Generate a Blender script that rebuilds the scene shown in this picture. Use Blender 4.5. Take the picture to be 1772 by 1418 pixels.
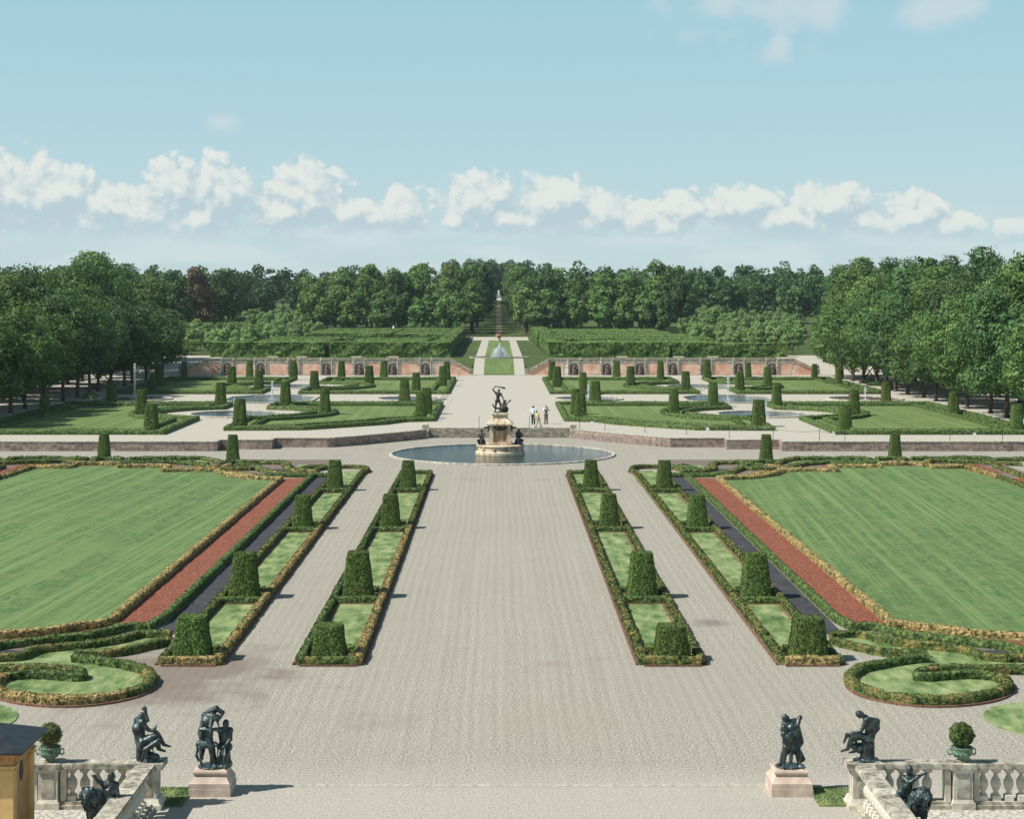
import bpy, math, random
import numpy as np
from mathutils import Vector, noise, Matrix
R = math.radians
scene = bpy.context.scene
for o in list(bpy.data.objects): bpy.data.objects.remove(o)
C = scene.collection
random.seed(7); rng = np.random.default_rng(7)

# ------------------------------------------------------------------ camera
FP, VX, HY, CH = 3000.0, 863.0, 512.0, 12.75      # focal length in photo pixels, vanishing point, camera height
cd = bpy.data.cameras.new("camera"); cam = bpy.data.objects.new("camera", cd); C.objects.link(cam)
cam.location = (0, 0, CH); cam.rotation_euler = (R(90), 0, 0)
cd.sensor_width = 36; cd.lens = FP/1772*36; cd.shift_x = 23/1772; cd.shift_y = -197/1772
cd.clip_end = 20000; cd.clip_start = 0.5
scene.camera = cam
scene.view_settings.view_transform = 'Standard'; scene.view_settings.look = 'None'
scene.view_settings.exposure = 0.0; EXPO = 0.36; scene.view_settings.exposure = EXPO; scene.view_settings.gamma = 1.0

# ------------------------------------------------------------------ world
SUN_EL = R(49); SHX, SHY = 0.955, 0.295             # direction the shadows fall
w = bpy.data.worlds.new("World"); scene.world = w; w.use_nodes = True
nt = w.node_tree; N = nt.nodes; L = nt.links; N.clear()
def nd(t, tree=None, **k):
    n = (tree or nt).nodes.new(t)
    for a, b in k.items(): setattr(n, a, b)
    return n
def mth(tree, op, a, b=None, c=None, clamp=False):
    n = tree.nodes.new('ShaderNodeMath'); n.operation = op; n.use_clamp = clamp
    for i, v in enumerate((a, b, c)):
        if v is None: continue
        if isinstance(v, (int, float)): n.inputs[i].default_value = v
        else: tree.links.new(v, n.inputs[i])
    return n.outputs[0]
# cumulus along the horizon: centre x, centre y, half width, half height, in degrees-like slope units (photo pixels / focal length)
BLOBS = [(40,345,100,58),(110,345,80,50),(-90,350,90,55),(190,365,70,38),(250,375,60,28),(310,330,45,46),(385,335,62,48),(340,385,60,30),
 (530,345,78,50),(500,365,60,32),(600,372,50,26),(700,365,45,36),(640,380,40,18),(832,350,64,40),(785,380,25,16),(870,380,50,22),
 (965,355,72,44),(1040,370,60,30),(1110,378,60,26),(1178,365,38,30),(1150,392,50,18),(1290,358,78,26),(1340,380,90,26),(1430,360,66,34),(1390,385,70,26),(1490,385,40,20),
 (1570,378,62,32),(1630,395,50,20),(1735,402,36,17),(1850,395,70,30),(-230,350,90,50),(2000,390,80,30)]
g = bpy.data.node_groups.new("cloud_field", 'ShaderNodeTree')
g.interface.new_socket("A", in_out='INPUT', socket_type='NodeSocketFloat'); g.interface.new_socket("V", in_out='INPUT', socket_type='NodeSocketFloat')
g.interface.new_socket("F", in_out='OUTPUT', socket_type='NodeSocketFloat')
gi = g.nodes.new('NodeGroupInput'); go = g.nodes.new('NodeGroupOutput')
cx = g.nodes.new('ShaderNodeCombineXYZ'); g.links.new(gi.outputs[0], cx.inputs[0]); g.links.new(gi.outputs[1], cx.inputs[1])
n1 = g.nodes.new('ShaderNodeTexNoise'); n1.inputs['Scale'].default_value = 80; n1.inputs['Detail'].default_value = 10; n1.inputs['Roughness'].default_value = .6
g.links.new(cx.outputs[0], n1.inputs['Vector'])
vo = g.nodes.new('ShaderNodeTexVoronoi'); vo.feature = 'SMOOTH_F1'; vo.inputs['Scale'].default_value = 95; vo.inputs['Smoothness'].default_value = .35
wv = g.nodes.new('ShaderNodeVectorMath'); wv.operation = 'MULTIPLY_ADD'
g.links.new(n1.outputs['Color'], wv.inputs[0]); wv.inputs[1].default_value = (.03, .03, .03); g.links.new(cx.outputs[0], wv.inputs[2])
g.links.new(wv.outputs[0], vo.inputs['Vector'])
acc = None
for (px, py, rx, ry) in BLOBS:
    px = (px-VX)/FP; py = (HY-py)/FP; rx *= 1.22/FP; ry *= 1.42/FP
    a = mth(g, 'MULTIPLY', mth(g, 'SUBTRACT', gi.outputs[0], px), 1/rx); a = mth(g, 'MULTIPLY', a, a)
    b = mth(g, 'MULTIPLY', mth(g, 'SUBTRACT', gi.outputs[1], py), 1/ry); b = mth(g, 'MULTIPLY_ADD', b, b, a)
    f = mth(g, 'SUBTRACT', 1.0, mth(g, 'SQRT', b))
    acc = f if acc is None else mth(g, 'SMOOTH_MAX', acc, f, .15)
acc = mth(g, 'MULTIPLY_ADD', mth(g, 'SUBTRACT', n1.outputs['Fac'], .44), .72, acc)
acc = mth(g, 'MULTIPLY_ADD', mth(g, 'SUBTRACT', .42, vo.outputs['Distance']), .62, acc)
g.links.new(acc, go.inputs[0])
tc = nd('ShaderNodeTexCoord'); sx = nd('ShaderNodeSeparateXYZ'); L.new(tc.outputs['Generated'], sx.inputs[0])
az = mth(nt, 'ARCTAN2', sx.outputs[0], sx.outputs[1])
hr = mth(nt, 'SQRT', mth(nt, 'ADD', mth(nt, 'MULTIPLY', sx.outputs[0], sx.outputs[0]), mth(nt, 'MULTIPLY', sx.outputs[1], sx.outputs[1])))
vv = mth(nt, 'DIVIDE', sx.outputs[2], mth(nt, 'MAXIMUM', hr, .001))
def field(da, dv):
    q = nt.nodes.new('ShaderNodeGroup'); q.node_tree = g
    L.new(mth(nt, 'ADD', az, da), q.inputs[0]); L.new(mth(nt, 'ADD', vv, dv), q.inputs[1]); return q.outputs[0]
F0 = field(0, 0); F1 = field(-.003, .0068)
def mr(x, a, b, c=0., d=1., smooth=True):
    n = nd('ShaderNodeMapRange'); n.interpolation_type = 'SMOOTHSTEP' if smooth else 'LINEAR'
    L.new(x, n.inputs[0])
    for i, v in enumerate((a, b, c, d)): n.inputs[i+1].default_value = v
    return n.outputs[0]
dens = mr(F0, -.04, .26)
lit = mr(mth(nt, 'SUBTRACT', F0, F1), -.22, .42)
low = mr(vv, (HY-436)/FP, (HY-376)/FP)              # bases melt into the hazy layer
dens = mth(nt, 'MULTIPLY', dens, mth(nt, 'MULTIPLY_ADD', low, .88, .12))
# thin stretched layer below and wisps high on the right
mp = nd('ShaderNodeCombineXYZ'); L.new(mth(nt, 'MULTIPLY', az, 14), mp.inputs[0]); L.new(mth(nt, 'MULTIPLY', vv, 70), mp.inputs[1])
n2 = nd('ShaderNodeTexNoise'); n2.inputs['Scale'].default_value = 1.; n2.inputs['Detail'].default_value = 7; L.new(mp.outputs[0], n2.inputs['Vector'])
layer = mth(nt, 'MULTIPLY', mr(n2.outputs['Fac'], .40, .62), mth(nt, 'MULTIPLY', mr(vv, .055, .030), mr(vv, -.01, .01)))
mp2 = nd('ShaderNodeCombineXYZ'); L.new(mth(nt, 'MULTIPLY', az, 30), mp2.inputs[0]); L.new(mth(nt, 'MULTIPLY', vv, 42), mp2.inputs[1])
n3 = nd('ShaderNodeTexNoise'); n3.inputs['Scale'].default_value = 1.; n3.inputs['Detail'].default_value = 6; L.new(mp2.outputs[0], n3.inputs['Vector'])
def spot(px, py, rx, ry):
    a = mth(nt, 'MULTIPLY', mth(nt, 'SUBTRACT', az, (px-VX)/FP), FP/rx); b = mth(nt, 'MULTIPLY', mth(nt, 'SUBTRACT', vv, (HY-py)/FP), FP/ry)
    return mth(nt, 'SUBTRACT', 1.0, mth(nt, 'SQRT', mth(nt, 'MULTIPLY_ADD', a, a, mth(nt, 'MULTIPLY', b, b))))
wis = spot(1320, 15, 190, 75)
for s in ((1640, 20, 150, 45), (390, 215, 42, 22), (1345, 80, 34, 34), (-900, 100, 400, 90), (3000, 60, 500, 100)): wis = mth(nt, 'MAXIMUM', wis, spot(*s))
wisp = mth(nt, 'MULTIPLY', mr(mth(nt, 'MULTIPLY_ADD', mth(nt, 'SUBTRACT', n3.outputs['Fac'], .50), 3.0, wis), -.05, .95), .58)
sky = nd('ShaderNodeTexSky'); sky.sky_type = 'NISHITA'; sky.sun_disc = False
sky.sun_elevation = SUN_EL; sky.sun_rotation = math.atan2(-SHX, -SHY); sky.altitude = 20; sky.air_density = 1.1; sky.dust_density = .35; sky.ozone_density = 1.6
hs = nd('ShaderNodeMix', data_type='RGBA', blend_type='MULTIPLY'); hs.inputs[0].default_value = 1.0
L.new(sky.outputs[0], hs.inputs['A']); hs.inputs['B'].default_value = (1.0, 1.0, .94, 1)
def mixc(fac, a, b):
    m = nd('ShaderNodeMix', data_type='RGBA'); L.new(fac, m.inputs[0]) if not isinstance(fac, float) else setattr(m.inputs[0], 'default_value', fac)
    for k, v in (('A', a), ('B', b)):
        if isinstance(v, tuple): m.inputs[k].default_value = v
        else: L.new(v, m.inputs[k])
    return m.outputs['Result']
SKY_STR = 0.13
kc = 1/SKY_STR/2**EXPO
cloudc = mixc(lit, (.49*kc, .62*kc, .68*kc, 1), (.80*kc, .83*kc, .785*kc, 1))
grad = mixc(mr(vv, .0, .19), (.47*kc, .64*kc, .715*kc, 1), (.345*kc, .59*kc, .69*kc, 1))
grad = mixc(mr(vv, .19, 1.1, smooth=False), grad, (.07*kc, .13*kc, .21*kc, 1))
base = mixc(.86, hs.outputs['Result'], grad)
col = mixc(mth(nt, 'MULTIPLY', layer, .7), base, (.66*kc, .765*kc, .78*kc, 1))
col = mixc(wisp, col, (.68*kc, .74*kc, .745*kc, 1))
col = mixc(mth(nt, 'MULTIPLY', dens, .93), col, cloudc)
bg = nd('ShaderNodeBackground'); bg.inputs[1].default_value = SKY_STR; L.new(col, bg.inputs[0])
w.cycles.sampling_method = 'MANUAL'; w.cycles.sample_map_resolution = 256
wo = nd('ShaderNodeOutputWorld'); L.new(bg.outputs[0], wo.inputs[0])

# ------------------------------------------------------------------ sun
sd = bpy.data.lights.new("sun", 'SUN'); sd.energy = 5.0; sd.angle = R(.55); sd.color = (1, .975, .925)
sun = bpy.data.objects.new("sun", sd); C.objects.link(sun)
ldir = Vector((SHX*math.cos(SUN_EL), SHY*math.cos(SUN_EL), -math.sin(SUN_EL)))
sun.rotation_euler = ldir.to_track_quat('-Z', 'Y').to_euler(); sun.location = (-60, -20, 80)

# ------------------------------------------------------------------ helpers
UP = .75        # upper parterre level
TZ = 2.4        # ground behind the cascade wall
def P(x, y, z=0.):
    D = FP*(CH-z)/(y-HY); return ((x-VX)*D/FP, D)
def terr(X, Y):
    a = abs(X-.1)
    base = UP + (TZ-UP)*min(1, max(0, (Y-264)/19)) if (a < 7.4 or a > 46) else (TZ if Y > 261.8 else UP)
    far = 0 if Y < 415 else (8.35*min(1., (Y-415)/335) + max(0, (Y-750))*.004)
    return base + far
class MB:
    def __init__(s): s.v = []; s.f = []
    def add(s, vs, fs):
        o = len(s.v); s.v += [tuple(map(float, a)) for a in vs]; s.f += [tuple(o+i for i in f) for f in fs]; return s
    def box(s, x0, x1, y0, y1, z0, z1, t=0.):
        vs = [(x0,y0,z0),(x1,y0,z0),(x1,y1,z0),(x0,y1,z0),(x0+t,y0+t,z1),(x1-t,y0+t,z1),(x1-t,y1-t,z1),(x0+t,y1-t,z1)]
        return s.add(vs, [(0,3,2,1),(4,5,6,7),(0,1,5,4),(1,2,6,5),(2,3,7,6),(3,0,4,7)])
    def lathe(s, prof, n=16, c=(0,0,0), sx=1, sy=1, rot=0.):
        vs = []; fs = []
        for (r, z) in prof:
            for i in range(n):
                a = 2*math.pi*i/n+rot; vs.append((c[0]+r*sx*math.cos(a), c[1]+r*sy*math.sin(a), c[2]+z))
        m = len(prof)
        for j in range(m-1):
            for i in range(n): fs.append((j*n+i, j*n+(i+1)%n, (j+1)*n+(i+1)%n, (j+1)*n+i))
        fs.append(tuple(reversed(range(n)))); fs.append(tuple((m-1)*n+i for i in range(n)))
        return s.add(vs, fs)
    def sq(s, prof, c=(0,0,0)):          # square section pedestal: (half width, z)
        k = math.sqrt(2); return s.lathe([(r*k, z) for r, z in prof], 4, c, rot=math.pi/4)
    def tube(s, pts, rs, n=8):
        pts = [Vector(p) for p in pts]; rs = rs if isinstance(rs, (list, tuple)) else [rs]*len(pts)
        vs = []; fs = []; ref = Vector((0, 0, 1))
        for i, p in enumerate(pts):
            d = (pts[min(i+1, len(pts)-1)]-pts[max(i-1, 0)]).normalized()
            u = d.cross(ref)
            if u.length < .05: u = d.cross(Vector((0, 1, 0)))
            u.normalize(); q = d.cross(u)
            for k in range(n):
                a = 2*math.pi*k/n; vs.append(p+(u*math.cos(a)+q*math.sin(a))*rs[i])
        for j in range(len(pts)-1):
            for i in range(n): fs.append((j*n+i, j*n+(i+1)%n, (j+1)*n+(i+1)%n, (j+1)*n+i))
        fs.append(tuple(reversed(range(n)))); fs.append(tuple((len(pts)-1)*n+i for i in range(n)))
        return s.add(vs, fs)
    def cap(s, a, b, ra, rb, n=10):      # tapered capsule
        a = Vector(a); b = Vector(b); d = b-a
        if d.length < 1e-4: d = Vector((0, 0, 1e-3)); b = a+d
        u = d.normalized(); pts = []; rs = []
        for t in (-1, -.8, -.45): pts.append(a+u*ra*t); rs.append(max(.002, ra*math.sqrt(max(0, 1-t*t))))
        pts.append(a); rs.append(ra); pts.append(b); rs.append(rb)
        for t in (.45, .8, 1): pts.append(b+u*rb*t); rs.append(max(.002, rb*math.sqrt(max(0, 1-t*t))))
        return s.tube(pts, rs, n)
    def poly(s, pts, z):                 # flat polygon, closed, (x, y)
        return s.add([(p[0], p[1], z) for p in pts], [tuple(range(len(pts)))])
    def prism(s, pts, z0, z1):
        n = len(pts); a = sum(pts[i][0]*pts[(i+1)%n][1]-pts[(i+1)%n][0]*pts[i][1] for i in range(n))
        if a < 0: pts = list(reversed(pts))
        vs = [(p[0], p[1], z0) for p in pts]+[(p[0], p[1], z1) for p in pts]
        fs = [tuple(reversed(range(n))), tuple(range(n, 2*n))]+[(i, (i+1)%n, n+(i+1)%n, n+i) for i in range(n)]
        return s.add(vs, fs)
    def leaves(s, c, nrm, size, jit=.8):
        """rhombic leaf faces at centres c (n,3), facing roughly nrm"""
        n = len(c)
        if n == 0: return s
        nn = nrm+rng.normal(0, jit, (n, 3)); nn /= np.linalg.norm(nn, axis=1)[:, None]+1e-9
        t = np.cross(nn, rng.normal(0, 1, (n, 3))); t /= np.linalg.norm(t, axis=1)[:, None]+1e-9
        b = np.cross(nn, t); sz = (size*rng.uniform(.6, 1.35, n))[:, None]
        q = np.stack([c-t*sz, c-b*sz*.6, c+t*sz, c+b*sz*.6], 1).reshape(-1, 3)
        o = len(s.v); s.v += [tuple(r) for r in q.tolist()]
        s.f += [(o+4*i, o+4*i+1, o+4*i+2, o+4*i+3) for i in range(n)]; return s
    def build(s, name, m, parent=None, smooth=False):
        me = bpy.data.meshes.new(name); me.from_pydata(s.v, [], s.f); me.update()
        if smooth: me.polygons.foreach_set('use_smooth', [True]*len(me.polygons))
        o = bpy.data.objects.new(name, me); C.objects.link(o)
        if m: me.materials.append(m)
        if parent: o.parent = parent
        return o
def tag(o, label=None, cat=None, group=None, kind=None):
    if label: o['label'] = label
    if cat: o['category'] = cat
    if group: o['group'] = group
    if kind: o['kind'] = kind
    return o
def thing(name, loc, label, cat, group=None, rz=0.):
    o = bpy.data.objects.new(name, None); C.objects.link(o); o.location = loc; o.rotation_euler = (0, 0, rz); o.empty_display_size = .3
    return tag(o, label, cat, group)
def struct(name, mb, m, smooth=False): return tag(mb.build(name, m, smooth=smooth), kind='structure')
def copy_tree(o, parent=None):
    c = o.copy(); C.objects.link(c)
    if parent: c.parent = parent
    for ch in list(o.children): copy_tree(ch, c)
    return c
def soft(mb, name, m, parent=None, voxel=.02, it=2, k=.4, rough=None):
    """fuse overlapping limbs into one continuous skin"""
    o = mb.build(name, m, parent); md = o.modifiers.new('r', 'REMESH'); md.mode = 'VOXEL'; md.voxel_size = voxel; md.use_smooth_shade = True
    sm = o.modifiers.new('s', 'SMOOTH'); sm.factor = k; sm.iterations = it
    dg = bpy.context.evaluated_depsgraph_get(); me = bpy.data.meshes.new_from_object(o.evaluated_get(dg))
    o.modifiers.clear(); o.data = me; me.name = name
    if rough:
        (cc, rad, amp, fq) = rough; cc = Vector(cc)
        for v in me.vertices:
            w_ = max(0, 1-(v.co-cc).length/rad)
            if w_ > 0: v.co += v.normal*amp*min(1, w_*3)*(noise.noise(v.co*fq)+.5*noise.noise(v.co*fq*2.3))
    if not me.materials: me.materials.append(m)
    me.polygons.foreach_set('use_smooth', [True]*len(me.polygons))
    return o

# ------------------------------------------------------------------ materials
def mat(name, stops, scale=5., detail=6., rough=.85, bump=0., bscale=None, spec=.3, metal=0., big=None, trans=0., coord='Object', warp=None, rnd=0.):
    """noise driven colour; big=(scale, colour, amount) adds large patches"""
    m = bpy.data.materials.new(name); m.use_nodes = True; t = m.node_tree; ns = t.nodes; lk = t.links
    b = ns['Principled BSDF']; b.inputs['Roughness'].default_value = rough; b.inputs['Metallic'].default_value = metal
    b.inputs['Specular IOR Level'].default_value = spec
    co = ns.new('ShaderNodeTexCoord'); vec = co.outputs[coord]
    if warp:
        mpn = ns.new('ShaderNodeMapping'); mpn.inputs['Scale'].default_value = warp; lk.new(vec, mpn.inputs[0]); vec = mpn.outputs[0]
    no = ns.new('ShaderNodeTexNoise'); no.inputs['Scale'].default_value = scale; no.inputs['Detail'].default_value = detail; no.inputs['Roughness'].default_value = .62
    lk.new(vec, no.inputs['Vector'])
    cr = ns.new('ShaderNodeValToRGB'); e = cr.color_ramp.elements
    for i, (p, c) in enumerate(stops):
        el = e[i] if i < 2 else e.new(p)
        el.position = .5+(p-.5)*.62; el.color = (*c, 1)
    lk.new(no.outputs['Fac'], cr.inputs[0]); out = cr.outputs[0]
    if big:
        for (sc, c, lo, hi) in (big if isinstance(big, list) else [big]):
            n2 = ns.new('ShaderNodeTexNoise'); n2.inputs['Scale'].default_value = sc; n2.inputs['Detail'].default_value = 5; n2.inputs['Roughness'].default_value = .6
            lk.new(co.outputs[coord], n2.inputs['Vector'])
            rr = ns.new('ShaderNodeMapRange'); lk.new(n2.outputs['Fac'], rr.inputs[0]); rr.inputs[1].default_value = lo; rr.inputs[2].default_value = hi
            mx = ns.new('ShaderNodeMix'); mx.data_type = 'RGBA'; lk.new(rr.outputs[0], mx.inputs[0]); lk.new(out, mx.inputs['A']); mx.inputs['B'].default_value = (*c, 1)
            out = mx.outputs['Result']
    if rnd:
        oi = ns.new('ShaderNodeObjectInfo'); hv = ns.new('ShaderNodeHueSaturation')
        lk.new(mth(t, 'MULTIPLY_ADD', oi.outputs['Random'], .022, .489), hv.inputs['Hue'])
        lk.new(mth(t, 'MULTIPLY_ADD', oi.outputs['Random'], rnd, 1-rnd/2), hv.inputs['Value']); lk.new(out, hv.inputs['Color']); out = hv.outputs[0]
    lk.new(out, b.inputs['Base Color'])
    if bump:
        nb = no
        if bscale:
            nb = ns.new('ShaderNodeTexNoise'); nb.inputs['Scale'].default_value = bscale; nb.inputs['Detail'].default_value = 5; lk.new(vec, nb.inputs['Vector'])
        bp = ns.new('ShaderNodeBump'); bp.inputs['Strength'].default_value = 1.; bp.inputs['Distance'].default_value = bump
        lk.new(nb.outputs['Fac'], bp.inputs['Height']); lk.new(bp.outputs[0], b.inputs['Normal'])
    if trans:
        tr = ns.new('ShaderNodeBsdfTranslucent'); lk.new(out, tr.inputs[0]); ms = ns.new('ShaderNodeMixShader'); ms.inputs[0].default_value = trans
        lk.new(b.outputs[0], ms.inputs[1]); lk.new(tr.outputs[0], ms.inputs[2]); lk.new(ms.outputs[0], ns['Material Output'].inputs[0])
    return m
def streaks(m, period, amount, c, slope):
    t = m.node_tree; ns = t.nodes; lk = t.links; b = ns['Principled BSDF']; out = b.inputs['Base Color'].links[0].from_socket
    co = ns.new('ShaderNodeTexCoord'); mpn = ns.new('ShaderNodeMapping'); mpn.inputs['Rotation'].default_value = (0, 0, slope); lk.new(co.outputs['Object'], mpn.inputs[0])
    for sc, ys, cc, am in ((1/period, .02, c, amount), (2.9/period, .06, tuple(x*.55 for x in c), amount*.85), (1.3, .5, tuple(x*y for x, y in zip(c, (1.05, .95, .9))), amount*.4)):
        m2 = ns.new('ShaderNodeMapping'); m2.inputs['Scale'].default_value = (sc, ys, 1); m2.inputs['Location'].default_value = (sc*7, 3, 0); lk.new(mpn.outputs[0], m2.inputs[0])
        nz = ns.new('ShaderNodeTexNoise'); nz.inputs['Scale'].default_value = 1.; nz.inputs['Detail'].default_value = 3; nz.inputs['Distortion'].default_value = .25; lk.new(m2.outputs[0], nz.inputs['Vector'])
        rr = ns.new('ShaderNodeMapRange'); lk.new(nz.outputs['Fac'], rr.inputs[0]); rr.inputs[1].default_value = .44; rr.inputs[2].default_value = .62; rr.inputs[4].default_value = am
        mx = ns.new('ShaderNodeMix'); mx.data_type = 'RGBA'; lk.new(rr.outputs[0], mx.inputs[0]); lk.new(out, mx.inputs['A']); mx.inputs['B'].default_value = (*cc, 1); out = mx.outputs['Result']
    lk.new(out, b.inputs['Base Color']); return m
def striped(m, period, amount, dist, c, detail_scale=1.5, bump=0., slope=0., streak=False):
    """adds bands along Y (mowing or raking) to an existing material"""
    t = m.node_tree; ns = t.nodes; lk = t.links; b = ns['Principled BSDF']
    src = b.inputs['Base Color'].links[0].from_socket
    if streak: return streaks(m, period, amount, c, slope)
    co = ns.new('ShaderNodeTexCoord'); mpn = ns.new('ShaderNodeMapping'); mpn.inputs['Rotation'].default_value = (0, 0, slope); lk.new(co.outputs['Object'], mpn.inputs[0])
    wv = ns.new('ShaderNodeTexWave'); wv.bands_direction = 'X'; wv.inputs['Scale'].default_value = .314/period
    wv.inputs['Distortion'].default_value = dist; wv.inputs['Detail'].default_value = 2; wv.inputs['Detail Scale'].default_value = detail_scale
    lk.new(mpn.outputs[0], wv.inputs['Vector'])
    nz = ns.new('ShaderNodeTexNoise'); nz.inputs['Scale'].default_value = .35; nz.inputs['Detail'].default_value = 5; lk.new(mpn.outputs[0], nz.inputs['Vector'])
    w2 = ns.new('ShaderNodeTexWave'); w2.bands_direction = 'Y'; w2.inputs['Scale'].default_value = .314/(period*.8); w2.inputs['Distortion'].default_value = dist*.5; w2.inputs['Detail Scale'].default_value = detail_scale*.5; lk.new(mpn.outputs[0], w2.inputs['Vector'])
    sy = ns.new('ShaderNodeSeparateXYZ'); lk.new(co.outputs['Object'], sy.inputs[0]); sr = ns.new('ShaderNodeMapRange'); lk.new(mth(t, 'MULTIPLY_ADD', nz.outputs['Fac'], 3.0, sy.outputs[1]), sr.inputs[0]); sr.inputs[1].default_value = 50.4; sr.inputs[2].default_value = 49.4
    wm = ns.new('ShaderNodeMix'); lk.new(sr.outputs[0], wm.inputs[0]); lk.new(wv.outputs['Fac'], wm.inputs[2]); lk.new(w2.outputs['Fac'], wm.inputs[3])
    f = mth(t, 'MULTIPLY', mth(t, 'MULTIPLY', wm.outputs[0], amount), mth(t, 'MULTIPLY_ADD', nz.outputs['Fac'], 2.2, -.3, clamp=True))
    mx = ns.new('ShaderNodeMix'); mx.data_type = 'RGBA'; lk.new(f, mx.inputs[0]); lk.new(src, mx.inputs['A']); mx.inputs['B'].default_value = (*c, 1)
    lk.new(mx.outputs['Result'], b.inputs['Base Color'])
    if bump:
        bp = ns.new('ShaderNodeBump'); bp.inputs['Distance'].default_value = bump; lk.new(wm.outputs[0], bp.inputs['Height'])
        if b.inputs['Normal'].links: lk.new(b.inputs['Normal'].links[0].from_socket, bp.inputs['Normal'])
        lk.new(bp.outputs[0], b.inputs['Normal'])
    return m
M = {}
M['gravel'] = striped(mat('gravel', [(.25, (.12,.108,.085)), (.5, (.305,.280,.226)), (.75, (.55,.515,.43))], 15, 10, .95, .012, 30, .15,
      big=[(.05, (.30,.27,.225), .50, .70), (1.3, (.27,.242,.20), .56, .80), (.13, (.255,.22,.18), .62, .74)]), .36, .16, 3.2, (.18,.16,.13), .10, .005)
M['gravel'] = streaks(M['gravel'], .42, .16, (.40,.365,.30), .0)
gm = M['gravel'].node_tree                                # paler trodden band nearest the palace
gco = gm.nodes.new('ShaderNodeTexCoord'); gsp = gm.nodes.new('ShaderNodeSeparateXYZ'); gm.links.new(gco.outputs['Object'], gsp.inputs[0])
gno = gm.nodes.new('ShaderNodeTexNoise'); gno.inputs['Scale'].default_value = .5; gm.links.new(gco.outputs['Object'], gno.inputs['Vector'])
gy = mth(gm, 'MULTIPLY_ADD', gno.outputs['Fac'], 2.5, gsp.outputs[1]); gr = gm.nodes.new('ShaderNodeMapRange'); gm.links.new(gy, gr.inputs[0]); gr.inputs[1].default_value = 48.6; gr.inputs[2].default_value = 45.8; gr.inputs[4].default_value = .38
gb = gm.nodes['Principled BSDF']; gx = gm.nodes.new('ShaderNodeMix'); gx.data_type = 'RGBA'; gm.links.new(gr.outputs[0], gx.inputs[0]); gm.links.new(gb.inputs['Base Color'].links[0].from_socket, gx.inputs['A']); gx.inputs['B'].default_value = (.47,.43,.365,1)
src_ = gx.outputs['Result']
for (qx, qy, r0, r1, cc, am) in ((-11.2, 58.0, 5.2, 1.5, (.165,.125,.10), .75), (8.4, 67.6, 1.0, .2, (.12,.11,.10), .6), (1.9, 52.2, 2.6, .4, (.30,.26,.19), .3), (10.5, 52.0, 2.0, .3, (.36,.31,.21), .25)):
    dx_ = mth(gm, 'SUBTRACT', gsp.outputs[0], qx); dy_ = mth(gm, 'MULTIPLY', mth(gm, 'SUBTRACT', gsp.outputs[1], qy), .8)
    dd = mth(gm, 'MULTIPLY_ADD', mth(gm, 'SUBTRACT', gno.outputs['Fac'], .5), r0*1.6, mth(gm, 'SQRT', mth(gm, 'MULTIPLY_ADD', dx_, dx_, mth(gm, 'MULTIPLY', dy_, dy_))))
    q_ = gm.nodes.new('ShaderNodeMapRange'); q_.interpolation_type = 'SMOOTHSTEP'; gm.links.new(dd, q_.inputs[0]); q_.inputs[1].default_value = r0; q_.inputs[2].default_value = r1; q_.inputs[4].default_value = am
    z_ = gm.nodes.new('ShaderNodeMix'); z_.data_type = 'RGBA'; gm.links.new(q_.outputs[0], z_.inputs[0]); gm.links.new(src_, z_.inputs['A']); z_.inputs['B'].default_value = (*cc, 1); src_ = z_.outputs['Result']
gm.links.new(src_, gb.inputs['Base Color'])
M['gravel_up'] = mat('gravel_up', [(.28, (.25,.228,.18)), (.5, (.405,.372,.302)), (.75, (.56,.522,.44))], 8, 8, .95, .01, 20, .15, big=[(.1, (.42,.385,.32), .5, .85)])
M['dirt'] = mat('dirt', [(.3, (.12,.10,.075)), (.7, (.27,.23,.17))], 1.2, 8, .95, big=(.15, (.10,.12,.05), .5, .7))
M['lawn'] = striped(mat('lawn', [(.3, (.048,.10,.032)), (.55, (.09,.16,.055)), (.75, (.16,.22,.08))], 3.5, 9, .9, .02, 40, .2,
      big=[(.13, (.165,.21,.075), .5, .8), (.5, (.085,.14,.045), .52, .75)], warp=(1, .45, 1)), .5, .95, 2.2, (.15,.228,.078), .35, 0., .06, True)
M['lawn_up'] = striped(mat('lawn_up', [(.3, (.06,.105,.028)), (.7, (.15,.205,.058))], 2.5, 8, .9, .02, 30, .2, big=(.2, (.16,.20,.065), .5, .8)), 1.0, .6, 1.5, (.17,.235,.078), .3, 0., .0, True)
M['bedgrass'] = mat('bedgrass', [(.3, (.06,.11,.032)), (.5, (.14,.20,.07)), (.75, (.30,.33,.15))], 1.7, 9, .9, .02, 40, .2, big=(.7, (.26,.31,.14), .45, .75), warp=(1, .35, 1))
M['roughgrass'] = mat('roughgrass', [(.3, (.035,.06,.018)), (.7, (.11,.145,.045))], .8, 9, .95, .03, 10, .1, big=(.05, (.06,.085,.03), .45, .6))
M['redgravel'] = mat('redgravel', [(.22, (.05,.018,.012)), (.5, (.19,.062,.036)), (.8, (.42,.18,.11))], 11, 8, .95, .015, 30, .15, big=(.8, (.26,.09,.06), .5, .8))
M['slate'] = mat('slate', [(.25, (.014,.014,.016)), (.5, (.040,.040,.043)), (.78, (.11,.11,.118))], 20, 8, .9, .015, 30, .2, big=(.8, (.10,.09,.09), .5, .8))
M['soil'] = mat('soil', [(.3, (.10,.075,.06)), (.7, (.24,.19,.155))], 18, 8, .95, .015, 30, .15)
M['brick'] = mat('brick', [(.3, (.11,.05,.035)), (.7, (.24,.12,.085))], 9, 6, .9)
Y1 = (.34,.245,.09); Y2 = (.52,.385,.165)
M['box'] = mat('box', [(.28, (.016,.034,.010)), (.5, (.070,.118,.028)), (.72, (.19,.25,.065))], 7, 8, .75, .03, 30, .3, trans=.04)
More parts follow.
